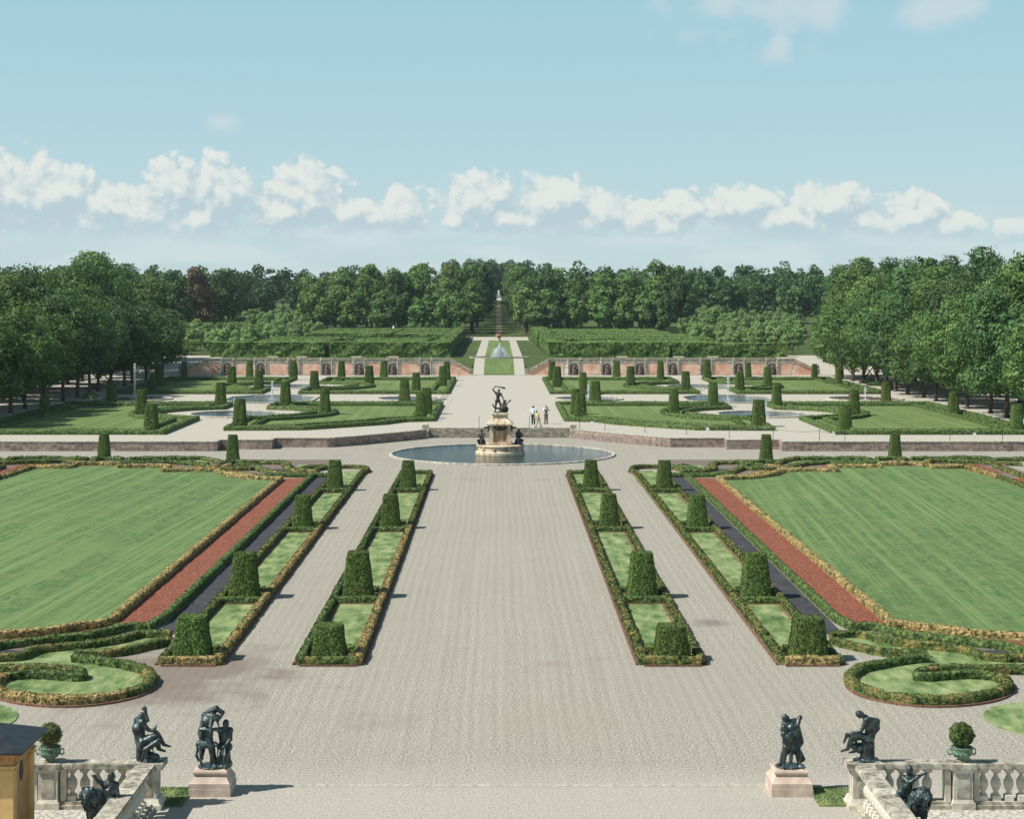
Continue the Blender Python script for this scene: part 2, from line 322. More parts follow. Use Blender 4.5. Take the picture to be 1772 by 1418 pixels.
M['box_mixed'] = mat('box_mixed', [(.28, (.018,.034,.010)), (.5, (.075,.112,.026)), (.72, (.20,.23,.06))], 7, 8, .75, .03, 30, .3, big=[(2.0, Y1, .50, .70)], trans=.04)
M['box_yellow'] = mat('box_yellow', [(.34, (.075,.07,.02)), (.47, Y1), (.66, Y2)], 7, 8, .75, .03, 30, .3, big=[(2.2, (.07,.10,.025), .50, .66)], trans=.04)
M['yew'] = mat('yew', [(.25, (.018,.037,.009)), (.5, (.075,.122,.026)), (.75, (.20,.265,.065))], 11, 8, .8, .03, 25, .25, big=[(1.3, (.10,.095,.026), .58, .85)], trans=.0, rnd=.25)
M['hornbeam'] = mat('hornbeam', [(.28, (.020,.046,.013)), (.5, (.09,.155,.037)), (.75, (.23,.31,.085))], 2.4, 9, .8, .08, 5, .2, big=[(.35, (.15,.13,.045), .57, .8)], trans=.04)
LEAF = {'linden': [(.25, (.045,.092,.024)), (.5, (.115,.20,.052)), (.75, (.215,.315,.095))], 'dark': [(.25, (.028,.064,.022)), (.5, (.075,.145,.045)), (.75, (.145,.23,.075))],
        'copper': [(.3, (.07,.05,.03)), (.5, (.15,.105,.06)), (.75, (.22,.17,.09))], 'young': [(.2, (.11,.18,.06)), (.5, (.22,.33,.11)), (.8, (.36,.47,.19))],
        'pale': [(.25, (.06,.11,.026)), (.5, (.145,.23,.06)), (.75, (.26,.34,.10))]}
for k, s in LEAF.items(): M['leaf_'+k] = mat('leaf_'+k, s, .8, 9, .7, 0, None, .25, trans=.26, rnd=.35)
M['bark'] = mat('bark', [(.3, (.045,.036,.028)), (.7, (.15,.125,.10))], 5, 7, .95, .04, 8, .1, warp=(3, 3, .7))
M['sandstone'] = mat('sandstone', [(.3, (.26,.235,.19)), (.55, (.46,.42,.34)), (.75, (.60,.56,.46))], 3, 9, .9, .01, 30, .2, big=[(1.6, (.22,.20,.17), .56, .85)])
M['whitestone'] = mat('whitestone', [(.3, (.40,.365,.295)), (.6, (.64,.595,.495)), (.8, (.74,.69,.59))], 2.2, 9, .9, .006, 30, .2, big=[(2.4, (.20,.18,.15), .60, .9)])
M['stonetop'] = mat('stonetop', [(.25, (.13,.12,.095)), (.5, (.37,.335,.265)), (.75, (.60,.55,.44))], 4, 10, .95, .01, 30, .2, big=[(1.3, (.24,.21,.15), .5, .75)])
M['pinkstone'] = mat('pinkstone', [(.3, (.43,.32,.25)), (.7, (.62,.50,.41))], 1.8, 9, .9, .006, 30, .2, big=[(2.5, (.34,.25,.19), .6, .85)])
M['marble'] = mat('marble', [(.3, (.38,.26,.14)), (.5, (.56,.46,.32)), (.75, (.68,.60,.46))], 1.4, 9, .6, 0, None, .4, warp=(2.5, 2.5, .6), big=[(.9, (.30,.16,.07), .6, .85)])
M['marble_red'] = mat('marble_red', [(.3, (.22,.11,.06)), (.5, (.42,.28,.18)), (.75, (.52,.42,.30))], 1.6, 9, .6, 0, None, .4, warp=(2.5, 2.5, .6))
M['stair'] = mat('stair', [(.3, (.20,.175,.13)), (.7, (.44,.40,.31))], 2.5, 9, .9, .01, 20, .2)
M['bronze'] = mat('bronze', [(.25, (.012,.017,.017)), (.52, (.030,.042,.042)), (.8, (.12,.185,.17))], 6, 9, .38, .008, 25, .6, metal=.3, big=[(3.2, (.10,.155,.14), .56, .75)])
M['bronze_dark'] = mat('bronze_dark', [(.3, (.018,.017,.015)), (.7, (.065,.058,.048))], 5, 8, .45, .006, 25, .5, metal=.3)
M['verdigris'] = mat('verdigris', [(.3, (.07,.12,.085)), (.5, (.14,.22,.155)), (.75, (.26,.35,.25))], 14, 9, .7, .006, 40, .4, metal=.1)
M['terracotta'] = mat('terracotta', [(.3, (.30,.12,.07)), (.7, (.45,.20,.12))], 8, 5, .9)
M['peach'] = mat('peach', [(.3, (.60,.32,.22)), (.5, (.72,.43,.31)), (.75, (.76,.56,.44))], .9, 9, .92, big=[(.6, (.62,.50,.42), .62, .85)])
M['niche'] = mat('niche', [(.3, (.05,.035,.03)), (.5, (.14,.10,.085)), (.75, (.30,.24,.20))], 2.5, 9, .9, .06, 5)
M['ochre'] = mat('ochre', [(.3, (.56,.34,.13)), (.7, (.64,.41,.175))], 3, 7, .85, .002, 50)
M['ochre_dark'] = mat('ochre_dark', [(.3, (.42,.215,.085)), (.7, (.50,.27,.115))], 3, 7, .85)
M['blackroof'] = mat('blackroof', [(.3, (.010,.012,.015)), (.7, (.025,.028,.034))], 4, 7, .5, .002, 40, .4)
M['black'] = mat('black', [(.3, (.012,.012,.012)), (.7, (.03,.03,.03))], 4, 3, .5)
M['pebble'] = mat('pebble', [(.2, (.13,.12,.09)), (.5, (.42,.39,.33)), (.8, (.68,.64,.56))], 12, 4, .9, .05, 9)
M['wood'] = mat('wood', [(.3, (.42,.36,.24)), (.7, (.60,.54,.40))], 6, 5, .8)
M['whitepaint'] = mat('whitepaint', [(.3, (.66,.66,.64)), (.7, (.80,.80,.78))], 5, 4, .6)
M['skin'] = mat('skin', [(.3, (.40,.23,.16)), (.7, (.50,.30,.21))], 5, 4, .6)
for k, c in dict(shirt_blue=(.60,.70,.80), shirt_yellow=(.66,.60,.30), shirt_white=(.74,.74,.74), navy=(.025,.03,.045), khaki=(.20,.18,.13), beige=(.50,.42,.31), hair=(.05,.035,.025), hair_grey=(.20,.17,.14), vest=(.035,.035,.05), red=(.45,.06,.03)).items():
    M[k] = mat(k, [(.3, tuple(x*.82 for x in c)), (.7, c)], 9, 5, .85, .004, 25)
# coursed stone of the terrace wall
def course_mat(name, c1, c2, mortar, sx, sy, big):
    m = mat(name, [(.3, c1), (.7, c2)], 3, 9, .9, .01, 30, .2, big=big); t = m.node_tree; ns = t.nodes; lk = t.links; b = ns['Principled BSDF']
    src = b.inputs['Base Color'].links[0].from_socket
    co = ns.new('ShaderNodeTexCoord'); sp = ns.new('ShaderNodeSeparateXYZ'); lk.new(co.outputs['Object'], sp.inputs[0])
    cb = ns.new('ShaderNodeCombineXYZ'); lk.new(mth(t, 'ADD', sp.outputs[0], mth(t, 'MULTIPLY', sp.outputs[1], .8)), cb.inputs[0]); lk.new(sp.outputs[2], cb.inputs[1])
    br = ns.new('ShaderNodeTexBrick'); lk.new(cb.outputs[0], br.inputs['Vector']); br.inputs['Scale'].default_value = 1.; br.inputs['Brick Width'].default_value = sx; br.inputs['Row Height'].default_value = sy
    br.inputs['Mortar Size'].default_value = .012; br.inputs['Color1'].default_value = (.72,.72,.72,1); br.inputs['Color2'].default_value = (1.2,1.16,1.1,1); br.inputs['Mortar'].default_value = (*mortar, 1)
    mx = ns.new('ShaderNodeMix'); mx.data_type = 'RGBA'; mx.blend_type = 'MULTIPLY'; mx.inputs[0].default_value = 1.; lk.new(src, mx.inputs['A']); lk.new(br.outputs['Color'], mx.inputs['B'])
    lk.new(mx.outputs['Result'], b.inputs['Base Color']); return m
M['wallstone'] = course_mat('wallstone', (.20,.145,.125), (.36,.285,.245), (.5,.5,.5), .95, .25, [(.5, (.40,.34,.27), .55, .8), (2.2, (.13,.10,.09), .6, .85)])
M['quoin'] = course_mat('quoin', (.56,.52,.44), (.80,.76,.68), (.5,.5,.5), .8, .32, [(1., (.28,.25,.20), .6, .85)])
def water_mat(name, c, rough=.04):
    m = mat(name, [(.3, tuple(x*.6 for x in c)), (.7, c)], .6, 5, rough, 0, None, .5)
    t = m.node_tree; ns = t.nodes; nz = ns.new('ShaderNodeTexNoise'); nz.inputs['Scale'].default_value = 3.; nz.inputs['Detail'].default_value = 4
    co = ns.new('ShaderNodeTexCoord'); t.links.new(co.outputs['Object'], nz.inputs['Vector'])
    bp = ns.new('ShaderNodeBump'); bp.inputs['Distance'].default_value = .09; t.links.new(nz.outputs['Fac'], bp.inputs['Height']); t.links.new(bp.outputs[0], ns['Principled BSDF'].inputs['Normal'])
    return m
M['water'] = water_mat('water', (.03,.038,.035), .06); M['mudwater'] = water_mat('mudwater', (.10,.065,.045), .15)
m = mat('spray', [(.3, (.8,.82,.84)), (.7, (.92,.94,.95))], 6, 6, .3); M['spray'] = m
t = m.node_tree; nz = t.nodes.new('ShaderNodeTexNoise'); nz.inputs['Scale'].default_value = 6; nz.inputs['Detail'].default_value = 6
co = t.nodes.new('ShaderNodeTexCoord'); t.links.new(co.outputs['Object'], nz.inputs['Vector'])
t.links.new(mth(t, 'MULTIPLY_ADD', nz.outputs['Fac'], 2.2, -.15, clamp=True), t.nodes['Principled BSDF'].inputs['Alpha'])
tr = t.nodes.new('ShaderNodeBsdfTranslucent'); tr.inputs[0].default_value = (.95, .96, .97, 1); ms = t.nodes.new('ShaderNodeAddShader'); pb = t.nodes['Principled BSDF']; tp = t.nodes.new('ShaderNodeMixShader'); tp.inputs[0].default_value = .4
t.links.new(pb.outputs[0], tp.inputs[1]); t.links.new(tr.outputs[0], tp.inputs[2]); t.links.new(tp.outputs[0], t.nodes['Material Output'].inputs[0])

# ------------------------------------------------------------------ ground
AX = .06                                                # axis of symmetry
def mir(pts): return [(2*AX-p[0], p[1]) for p in pts]
struct('ground', MB().poly([(-6000, -200), (6000, -200), (6000, 9000), (-6000, 9000)], 0), M['gravel'])
# upper parterre slab, its front follows the retaining wall
FRONT_L = [(-150, 142), (-23.1, 142), (-23.1, 143.8), (-18.8, 143.8), (-18.8, 145.6), (-14.3, 145.6), (-12.2, 147.6), (-9.9, 150.4), (-7.3, 153.6), (-6.35, 155.6)]
front = FRONT_L + [(-6.35, 157.4)] + list(reversed(mir(FRONT_L+[(-6.35, 157.4)])))
struct('upper_terrace', MB().prism(front+[(150, 262.6), (-150, 262.6)], .012, UP), M['gravel_up'])
# rising ground behind the cascades
xs = sorted({AX+s*v for v in (0, 3.9, 7.35, 7.45, 20, 33, 45.95, 46.05, 60, 90, 150, 260, 500, 1200, 3000) for s in (-1, 1)})
ys = [262.2, 264, 270, 276, 283, 300, 340, 380, 415, 450, 500, 560, 620, 690, 750, 850, 1000, 1400, 2200, 4000, 8000]
mb = MB(); nx = len(xs)
for y in ys:
    for x in xs: mb.v.append((x, y, terr(x, y)))
for j in range(len(ys)-1):
    for i in range(nx-1): mb.f.append((j*nx+i, j*nx+i+1, (j+1)*nx+i+1, (j+1)*nx+i))
struct('park_terrain', mb, M['roughgrass'])
def strip(name, x0, x1, ylist, m, dz):
    mb = MB()
    for y in ylist: mb.v += [(x0, y, terr(x0, y)+dz), (x1, y, terr(x1, y)+dz)]
    for j in range(len(ylist)-1): mb.f.append((2*j, 2*j+1, 2*j+3, 2*j+2))
    return struct(name, mb, m)
ramp = [262.0, 264, 270, 276, 283, 300, 350, 408]
for s in (-1, 1): strip('path', AX+s*3.95 if s < 0 else AX+2.35, AX-2.35 if s < 0 else AX+3.95, ramp, M['gravel_up'], .02)
strip('lawn', AX-2.35, AX+2.35, [264, 270, 276, 283, 285], M['lawn_up'], .03)
strip('lawn', AX-2.35, AX+2.35, [293, 300, 350, 400], M['lawn_up'], .03)
strip('path', AX-7, AX+7, [400.5, 415, 424], M['gravel_up'], .03)
strip('avenue_lane', AX-.8, AX+.8, [424, 450, 500, 560, 620, 690, 748], M['dirt'], .04)
for s in (-1, 1): strip('side_path', min(AX+s*46.2, AX+s*130), max(AX+s*46.2, AX+s*130), [262.3, 264, 270, 276, 283, 300], M['gravel_up'], .02)
strip('cross_path', AX+8, AX+46, [262.9, 275], M['gravel_up'], .02); strip('cross_path', AX-46, AX-8, [262.9, 275], M['gravel_up'], .02)

# ------------------------------------------------------------------ lower parterre sheets
def rect(x0, x1, y0, y1): return [(x0, y0), (x1, y0), (x1, y1), (x0, y1)]
def both(name, pts, z, m):
    for q in (pts, mir(pts)): struct(name, MB().prism([(a, b) for a, b in q], .001, z), m)
YN, YF = 62.6, 122.6
RIGHT = lambda pts, dy=0: [P(x, y+dy) for x, y in pts]
LAWN = [(15.2, 66.6)]+RIGHT([(1578,1090),(1631,1100),(1694,1106),(1772,1112)])+[(20.6, 63.6), (25, 62.6), (29.4, 63.6), (32, 65), (34.6, 66.6), (34.6, 119.5), (34.0, 128.7), (31, 129.4), (27, 129.4), (26.6, 128.7), (24, 128.4), (23.6, 127), (20.5, 125.6), (18.5, 122.5), (16.2, 119.8), (15.2, 118.6)]
both('lawn', LAWN, .03, M['lawn'])
both('red_gravel_path', [(13.35, 67.2)]+RIGHT([(1517,1093),(1578,1108),(1631,1115),(1694,1121),(1736,1125),(1810,1142)])+[(20.5, 62.0), (20.5, 63.4)]+list(reversed(RIGHT([(1578,1090),(1631,1100),(1694,1106),(1772,1112)])))+[(15.05, 66.4), (15.05, 120.6), (13.35, 121.2)], .02, M['redgravel'])
both('slate_gravel_path', rect(11.8, 12.98, 65.2, 121.6), .018, M['slate'])
both('red_gravel_path', rect(34.9, 36.4, 66, 121), .02, M['redgravel'])
both('soil_border', [P(1488,1103), P(1517,1092), P(1578,1108), P(1694,1121), P(1772,1138), P(1830,1140), P(1830,1146), P(1715,1145), P(1692,1143), P(1673,1131), P(1578,1122)], .014, M['soil'])
both('slate_gravel_path', [P(1690,1128), P(1740,1126), P(1760,1138), P(1700,1140)], .022, M['slate'])
both('soil_border', rect(13.0, 38, 121.4, 134.6), .012, M['soil'])
for (a, b, c_, d, k) in ((14.4, 16.8, 121.8, 124.2, 'redgravel'), (17.2, 19.3, 126.6, 128.0, 'redgravel'), (20.6, 23.0, 127.6, 129.4, 'redgravel'), (18.0, 20.6, 129.6, 131.4, 'slate'), (15.6, 17.2, 125.0, 127.2, 'slate'), (24.2, 26.5, 129.6, 131.0, 'redgravel'), (29.6, 31.8, 129.7, 130.8, 'redgravel'), (33.4, 36.2, 124, 131.0, 'redgravel')):
    both('red_gravel_bed' if k == 'redgravel' else 'slate_gravel_bed', rect(a, b, c_, d), .024, M[k])
for (a, b, c_, d) in ((13.4, 15.2, 127.6, 130.4), (17.6, 20.0, 131.9, 133.9), (21.6, 24.4, 131.8, 133.8), (27, 29.4, 132, 133.8), (32, 36, 132, 133.8)):
    both('lawn', rect(a, b, c_, d), .026, M['bedgrass'])
SCR = [(1438,1106),(1488,1104),(1536,1117),(1578,1123),(1631,1128),(1673,1132),(1692,1143),(1772,1147),(1830,1147),(1830,1167),(1772,1166),(1694,1164),(1631,1164),(1597,1170),(1585,1178),(1591,1182),(1631,1178),(1683,1174),(1723,1178),(1744,1186),(1746,1198),(1725,1210),(1683,1218),(1641,1221),(1599,1221),(1557,1217),(1518,1210),(1484,1200),(1469,1186),(1471,1176),(1490,1165),(1526,1157),(1568,1149),(1604,1147),(1601,1139),(1568,1139),(1526,1137),(1484,1127),(1440,1117)]
both('lawn', RIGHT(SCR), .022, M['bedgrass'])
both('lawn', [(16.65+2.05*math.cos(a*math.pi/16), 51.9+2.3*math.sin(a*math.pi/16)) for a in range(32)], .03, M['bedgrass'])
both('lawn', rect(4.98, 6.98, 60.2, 123.4), .02, M['bedgrass'])
both('lawn', [(9.8, 60.2), (11.75, 60.2), (11.75, 122), (11.2, 126), (9.9, 126), (9.45, 123)], .02, M['bedgrass'])
for s in (-1, 1):                                        # turf patches beside the pedestals
    a, b = (7.98, 9.0) if s > 0 else (-8.85, -7.88)
    mb = MB().prism(rect(a, b, 43.2, 44.75), .001, .05)
    c = np.column_stack([rng.uniform(a, b, 2600), rng.uniform(43.2, 44.75, 2600), rng.uniform(.03, .075, 2600)])
    mb.leaves(c, np.tile([0, 0, .6], (2600, 1)), .022, .7)
    tag(mb.build('grass_patch', M['bedgrass']), kind='stuff')
struct('threshold_slab', MB().box(-7.0, 7.1, 45.0, 45.12, .001, .008), M['gravel_up'])
for s in (-1, 1):
    x0, x1 = (9.35, 30) if s > 0 else (-30, -9.05)
    struct('pebble_paving', MB().box(x0, x1, 20, 42.85, .001, .02), M['pebble'])

# ------------------------------------------------------------------ hedges
def resample(pts, step, closed=False):
    pts = [Vector((p[0], p[1])) for p in pts]
    if closed: pts.append(pts[0].copy())
    out = []
    for a, b in zip(pts[:-1], pts[1:]):
        n = max(1, int((b-a).length/step))
        for i in range(n): out.append(a+(b-a)*(i/n))
    out.append(pts[-1]); return out
def smooth_pts(pts, it=2):
    for _ in range(it):
        q = [pts[0]]
        for a, b in zip(pts[:-1], pts[1:]): q += [(a[0]*.75+b[0]*.25, a[1]*.75+b[1]*.25), (a[0]*.25+b[0]*.75, a[1]*.25+b[1]*.75)]
        q.append(pts[-1]); pts = q
    return pts
PROF = [(-.5, 0), (-.52, .3), (-.51, .6), (-.47, .86), (-.3, .99), (0, 1.03), (.3, .99), (.47, .86), (.51, .6), (.52, .3), (.5, 0)]
def hedge_into(mb, pts, wd, h, z=0., step=.15, amp=.03, per_m=150, leaf=.045, closed=False, nf=4.):
    pp = resample(pts, step, closed); n = len(pp)
    if n < 2: return
    vs = []; fr = []
    for i, p in enumerate(pp):
        a = pp[max(0, i-1)] if not (closed and i == 0) else pp[-2]; b = pp[min(n-1, i+1)] if not (closed and i == n-1) else pp[1]
        d1 = (p-a).normalized() if (p-a).length > 1e-6 else (b-p).normalized(); d2 = (b-p).normalized() if (b-p).length > 1e-6 else d1
        d = (d1+d2); d = d.normalized() if d.length > 1e-6 else d1
        nr = Vector((-d.y, d.x)); k = 1/max(.6, nr.dot(Vector((-d1.y, d1.x))))
        fr.append((p, nr*k))
        hv = 1+.10*noise.noise(Vector((p.x*.9, p.y*.9, 3.3)))*(amp/.03)
        for (u, t) in PROF:
            q = Vector((p.x+nr.x*k*u*wd, p.y+nr.y*k*u*wd, z+t*h*hv))
            if t > 0:
                s = noise.noise(q*nf)+.6*noise.noise(q*nf*2.7)
                q += Vector((nr.x*(1 if u > 0 else -1), nr.y*(1 if u > 0 else -1), .6 if t > .8 else 0))*s*amp
            vs.append(q)
    m = len(PROF); fs = []
    for j in range(n-1):
        for i in range(m-1): fs.append((j*m+i, j*m+i+1, (j+1)*m+i+1, (j+1)*m+i))
    if not closed: fs += [tuple(range(m-1, -1, -1)), tuple((n-1)*m+i for i in range(m))]
    mb.add(vs, fs)
    ln = sum((pp[i+1]-pp[i]).length for i in range(n-1)); cnt = int(ln*per_m)
    if cnt:
        A = np.array(vs).reshape(n, m, 3); i = rng.integers(0, n-1, cnt); j = rng.integers(1, m-2, cnt); a = rng.random(cnt)[:, None]; b = rng.random(cnt)[:, None]
        c = (A[i, j]*(1-a)+A[i+1, j]*a)*(1-b)+(A[i, j+1]*(1-a)+A[i+1, j+1]*a)*b
        ctr = np.column_stack([A[i, 5, 0], A[i, 5, 1], np.full(cnt, z+h*.4)]); nn = c-ctr; nn /= np.linalg.norm(nn, axis=1)[:, None]+1e-6
        c = c+nn*rng.uniform(-.01, leaf*.6, cnt)[:, None]
        mb.leaves(c, nn, leaf, .45)
def hedge(name, runs, wd, h, m, label, cat='hedge', group=None, z=0., step=.15, amp=.03, per_m=150, leaf=.045, edging=False):
    """runs: list of (points, closed[, material]); the first material forms the thing, other materials become parts"""
    root = None; byk = {}
    for r in runs: byk.setdefault(r[2] if len(r) > 2 else m, []).append(r)
    for k, rs in byk.items():
        mb = MB()
        for r in rs: hedge_into(mb, r[0], wd, h, z, step, amp, per_m, leaf, r[1])
        if root is None: root = mb.build(name, M[k]); tag(root, label, cat, group)
        else: mb.build('yellowed_section' if 'yellow' in k else 'hedge_section', M[k], root)
    if edging:
        for sgn in ((-1, 1) if edging == 2 else (edging,)):
            mb = MB()
            for r in runs:
                pp = resample(r[0], .4, r[1])
                off = []
                for i, p in enumerate(pp):
                    d = (pp[min(i+1, len(pp)-1)]-pp[max(i-1, 0)]).normalized(); off.append((p.x-d.y*sgn*(wd/2+.09), p.y+d.x*sgn*(wd/2+.09)))
                for a, b in zip(off[:-1], off[1:]):
                    d = Vector((b[0]-a[0], b[1]-a[1])); 
                    if d.length < 1e-4 or d.length > 1.5: continue
                    d.normalize(); nx_, ny_ = -d.y*.035, d.x*.035
                    mb.prism([(a[0]-nx_, a[1]-ny_), (b[0]-nx_, b[1]-ny_), (b[0]+nx_, b[1]+ny_), (a[0]+nx_, a[1]+ny_)], .002, .055)
            mb.build('brick_edging', M['brick'], root)
    return root
SIDE = {-1: 'left', 1: 'right'}
def sd_(pts, s): return pts if s > 0 else mir(pts)
ROWY = {'inner': [60.6, 73.1, 94.8, 113.4], 'outer': [60.6, 73.0, 94.6, 113.2]}
for s in (-1, 1):
    S = SIDE[s]
    for nm, x0, x1 in (('inner', 4.98, 6.98), ('outer', 9.84, 11.72)):
        runs = []
        for i, yc in enumerate(ROWY[nm]):
            hw = .98 if i == 0 else .95
            y0 = 59.75 if i == 0 else yc-1.35; y1 = yc+1.15
            # pad round each clipped obelisk
            runs.append((sd_([(x0+.02, y0), (x1, y0)], s), False, 'box_yellow' if (i == 0 and nm == 'outer') else 'box_mixed' if i == 0 else 'box'))
            runs.append((sd_([(x0+.25, y1), (x1-.25, y1)], s), False, 'box'))
            if i < 3: nxt = ROWY[nm][i+1]-1.35
            else: nxt = 123.6
            k_in = 'box_mixed' if i % 2 else 'box_yellow'
            runs.append((sd_([(x0, y0), (x0, y1), (x0, nxt)], s), False, 'box_mixed' if s > 0 else ('box_yellow' if i < 2 else 'box_mixed')))
            runs.append((sd_([(x1, y0), (x1, y1), (x1, nxt)], s), False, 'box' if s < 0 and nm == 'inner' else 'box_mixed'))
        if nm == 'inner': runs.append((sd_([(x0, 123.6), (x1, 123.6)], s), False, 'box'))
        else: runs.append((sd_(smooth_pts([(x0, 123.6), (9.5, 125.2), (9.9, 127.2), (11.2, 127.8), (12.6, 127.2), (13.4, 125.6)]), s), False, 'box_mixed'))
        hedge('box_hedge', runs, .28, .30, 'box', f'low box hedge edging the {nm} grass strip {S} of the central walk', group='low box hedges of the lower parterre', step=.16, per_m=150, leaf=.044, amp=.04, edging=2)
    # hedge between slate and red gravel, running on into the front scroll
    hedge('box_hedge', [(sd_([(13.17, 121.5), (13.17, 67.6), P(1478,1093)], s), False, 'box'),
        (sd_(smooth_pts(RIGHT([(1478,1092),(1517,1092),(1536,1099),(1578,1108),(1631,1115),(1694,1121),(1736,1125),(1772,1136),(1830,1146)])), s), False, 'box'),
        (sd_([(11.75, 121.6), (16.5, 121.4)], s), False, 'box')], .30, .31, 'box', f'green box hedge between the slate gravel and the red gravel on the {S}', group='low box hedges of the lower parterre', step=.14, per_m=170, leaf=.044, amp=.042)
    hedge('box_hedge', [(sd_([(15.15, 119.6), (15.15, 66.5)], s), False, 'box_yellow'),
        (sd_(smooth_pts([(15.15, 66.6)]+RIGHT([(1578,1089),(1631,1098),(1694,1104),(1772,1110)])+[(20.6, 63.4), (25, 62.4), (29.4, 63.4), (34.75, 66.4)]), s), False, 'box_yellow'),
        (sd_([(34.75, 66.5), (34.75, 120.5)], s), False, 'box_mixed')], .30, .31, 'box_yellow', f'yellowed box hedge framing the big striped lawn on the {S}', group='low box hedges of the lower parterre', step=.14, per_m=170, leaf=.044, amp=.042)
    hedge('box_hedge', [(sd_([(36.6, 66.5), (36.6, 128)], s), False, 'box_mixed')], .29, .31, 'box_mixed', f'box hedge beyond the far red gravel strip at the {S} edge', group='low box hedges of the lower parterre', step=.2, per_m=60, leaf=.06, amp=.045)
    S1 = [(1604,1147),(1568,1150),(1526,1157),(1490,1165),(1472,1175),(1469,1185),(1484,1200),(1518,1210),(1557,1217),(1599,1221),(1641,1221),(1683,1218),(1725,1210),(1745,1199),(1742,1187),(1721,1179),(1683,1175),(1631,1178),(1597,1181),(1586,1178),(1600,1170),(1631,1166),(1694,1166),(1772,1168),(1840,1169)]
    w1 = RIGHT(S1)
    hedge('box_hedge', [(sd_(smooth_pts(w1[:4]), s), False, 'box'), (sd_(smooth_pts(w1[3:8]), s), False, 'box_mixed'), (sd_(smooth_pts(w1[7:16]), s), False, 'box_yellow' if s < 0 else 'box_mixed'),
        (sd_(smooth_pts(w1[15:21]), s), False, 'box'), (sd_(smooth_pts(w1[20:]), s), False, 'box_mixed')], .33, .29, 'box_mixed', f'box hedge curling in a yellow tipped spiral at the near {S} end of the parterre', group='scroll shaped box hedges', step=.09, per_m=330, leaf=.042, amp=.042)
    hedge('box_hedge', [(sd_(smooth_pts(RIGHT([(1440,1117),(1484,1127),(1526,1137),(1568,1139),(1603,1139)])), s), False, 'box_mixed'),
        (sd_(smooth_pts(RIGHT([(1436,1106),(1488,1104),(1505,1109),(1536,1117),(1578,1123),(1631,1128),(1673,1132),(1692,1144),(1715,1146),(1772,1148),(1840,1149)])), s), False, 'box_mixed')], .31, .28, 'box_mixed', f'two box hedges sweeping from the nearest outer obelisk toward the {S} spiral', group='scroll shaped box hedges', step=.1, per_m=300, leaf=.042, amp=.042)
    # brick line around the spiral
    o = MB(); ring = smooth_pts(RIGHT([(1490,1171),(1465,1180),(1463,1190),(1482,1205),(1516,1215),(1557,1222),(1599,1226),(1641,1226),(1683,1223),(1725,1216),(1752,1204),(1756,1192)]))
    ring = sd_(ring, s)
    for a, b in zip(ring[:-1], ring[1:]):
        d = Vector((b[0]-a[0], b[1]-a[1])).normalized(); nx_, ny_ = -d.y*.04, d.x*.04
        o.prism([(a[0]-nx_, a[1]-ny_), (b[0]-nx_, b[1]-ny_), (b[0]+nx_, b[1]+ny_), (a[0]+nx_, a[1]+ny_)], .002, .06)
    tag(o.build('brick_edging', M['brick']), f'curved line of red brick edging around the near {S} hedge spiral', 'edging')
    # far band of clipped embroidery in front of the terrace wall
    FAR = [([(15,797),(33,795),(89,795),(152,797)], 'box'), ([(160,798),(178,795.5),(212,797)], 'box'), ([(221,799),(236,796),(292,796),(350,796)], 'box'),
        ([(-60,797),(0,798),(15,801)], 'box'), ([(-40,806),(20,804),(60,801),(120,800),(126,804)], 'box_mixed'), ([(35,803),(70,802),(100,801)], 'box'),
        ([(130,806),(160,804.5),(208,806)], 'box_yellow'), ([(203,810),(240,809),(292,809.5)], 'box_yellow'), ([(282,817),(330,816),(376,816)], 'box_yellow'), ([(376,818),(392,824),(420,828),(450,830)], 'box_yellow'),
        ([(400,822),(430,826),(451,830),(486,831)], 'box_yellow'), ([(53,810),(90,811),(122,811),(128,805)], 'box_yellow'), ([(0,829),(53,811)], 'box_yellow'),
        ([(425,804),(460,803),(499,804),(494,814),(509,818),(552,819)], 'box_mixed'), ([(446,813),(468,822),(500,825),(542,825)], 'box_mixed'),
        ([(520,816),(542,811),(565,810)], 'box'), ([(210,803),(250,802),(300,803),(340,806),(360,808)], 'box'), ([(230,806),(262,805),(290,804)], 'box'),
        ([(292,810),(283,817)], 'box_yellow'), ([(330,803),(360,812),(400,815),(446,813)], 'box_mixed'), ([(410,808),(440,808),(446,813)], 'box'), ([(376,817),(380,812),(400,809)], 'box_yellow'), ([(350,796),(372,800),(385,806)], 'box_mixed'), ([(395,803),(405,800),(425,804)], 'box')]
    runs = [(sd_(mir(smooth_pts([P(x, y+1) for x, y in q], 1)), s), False, k) for q, k in FAR]
    hedge('embroidery_hedge', runs, .50, .29, 'box', f'band of low curling green and yellow box hedges behind the {S} striped lawn', group='hedge embroidery before the terrace wall', step=.25, per_m=75, leaf=.075, amp=.07)

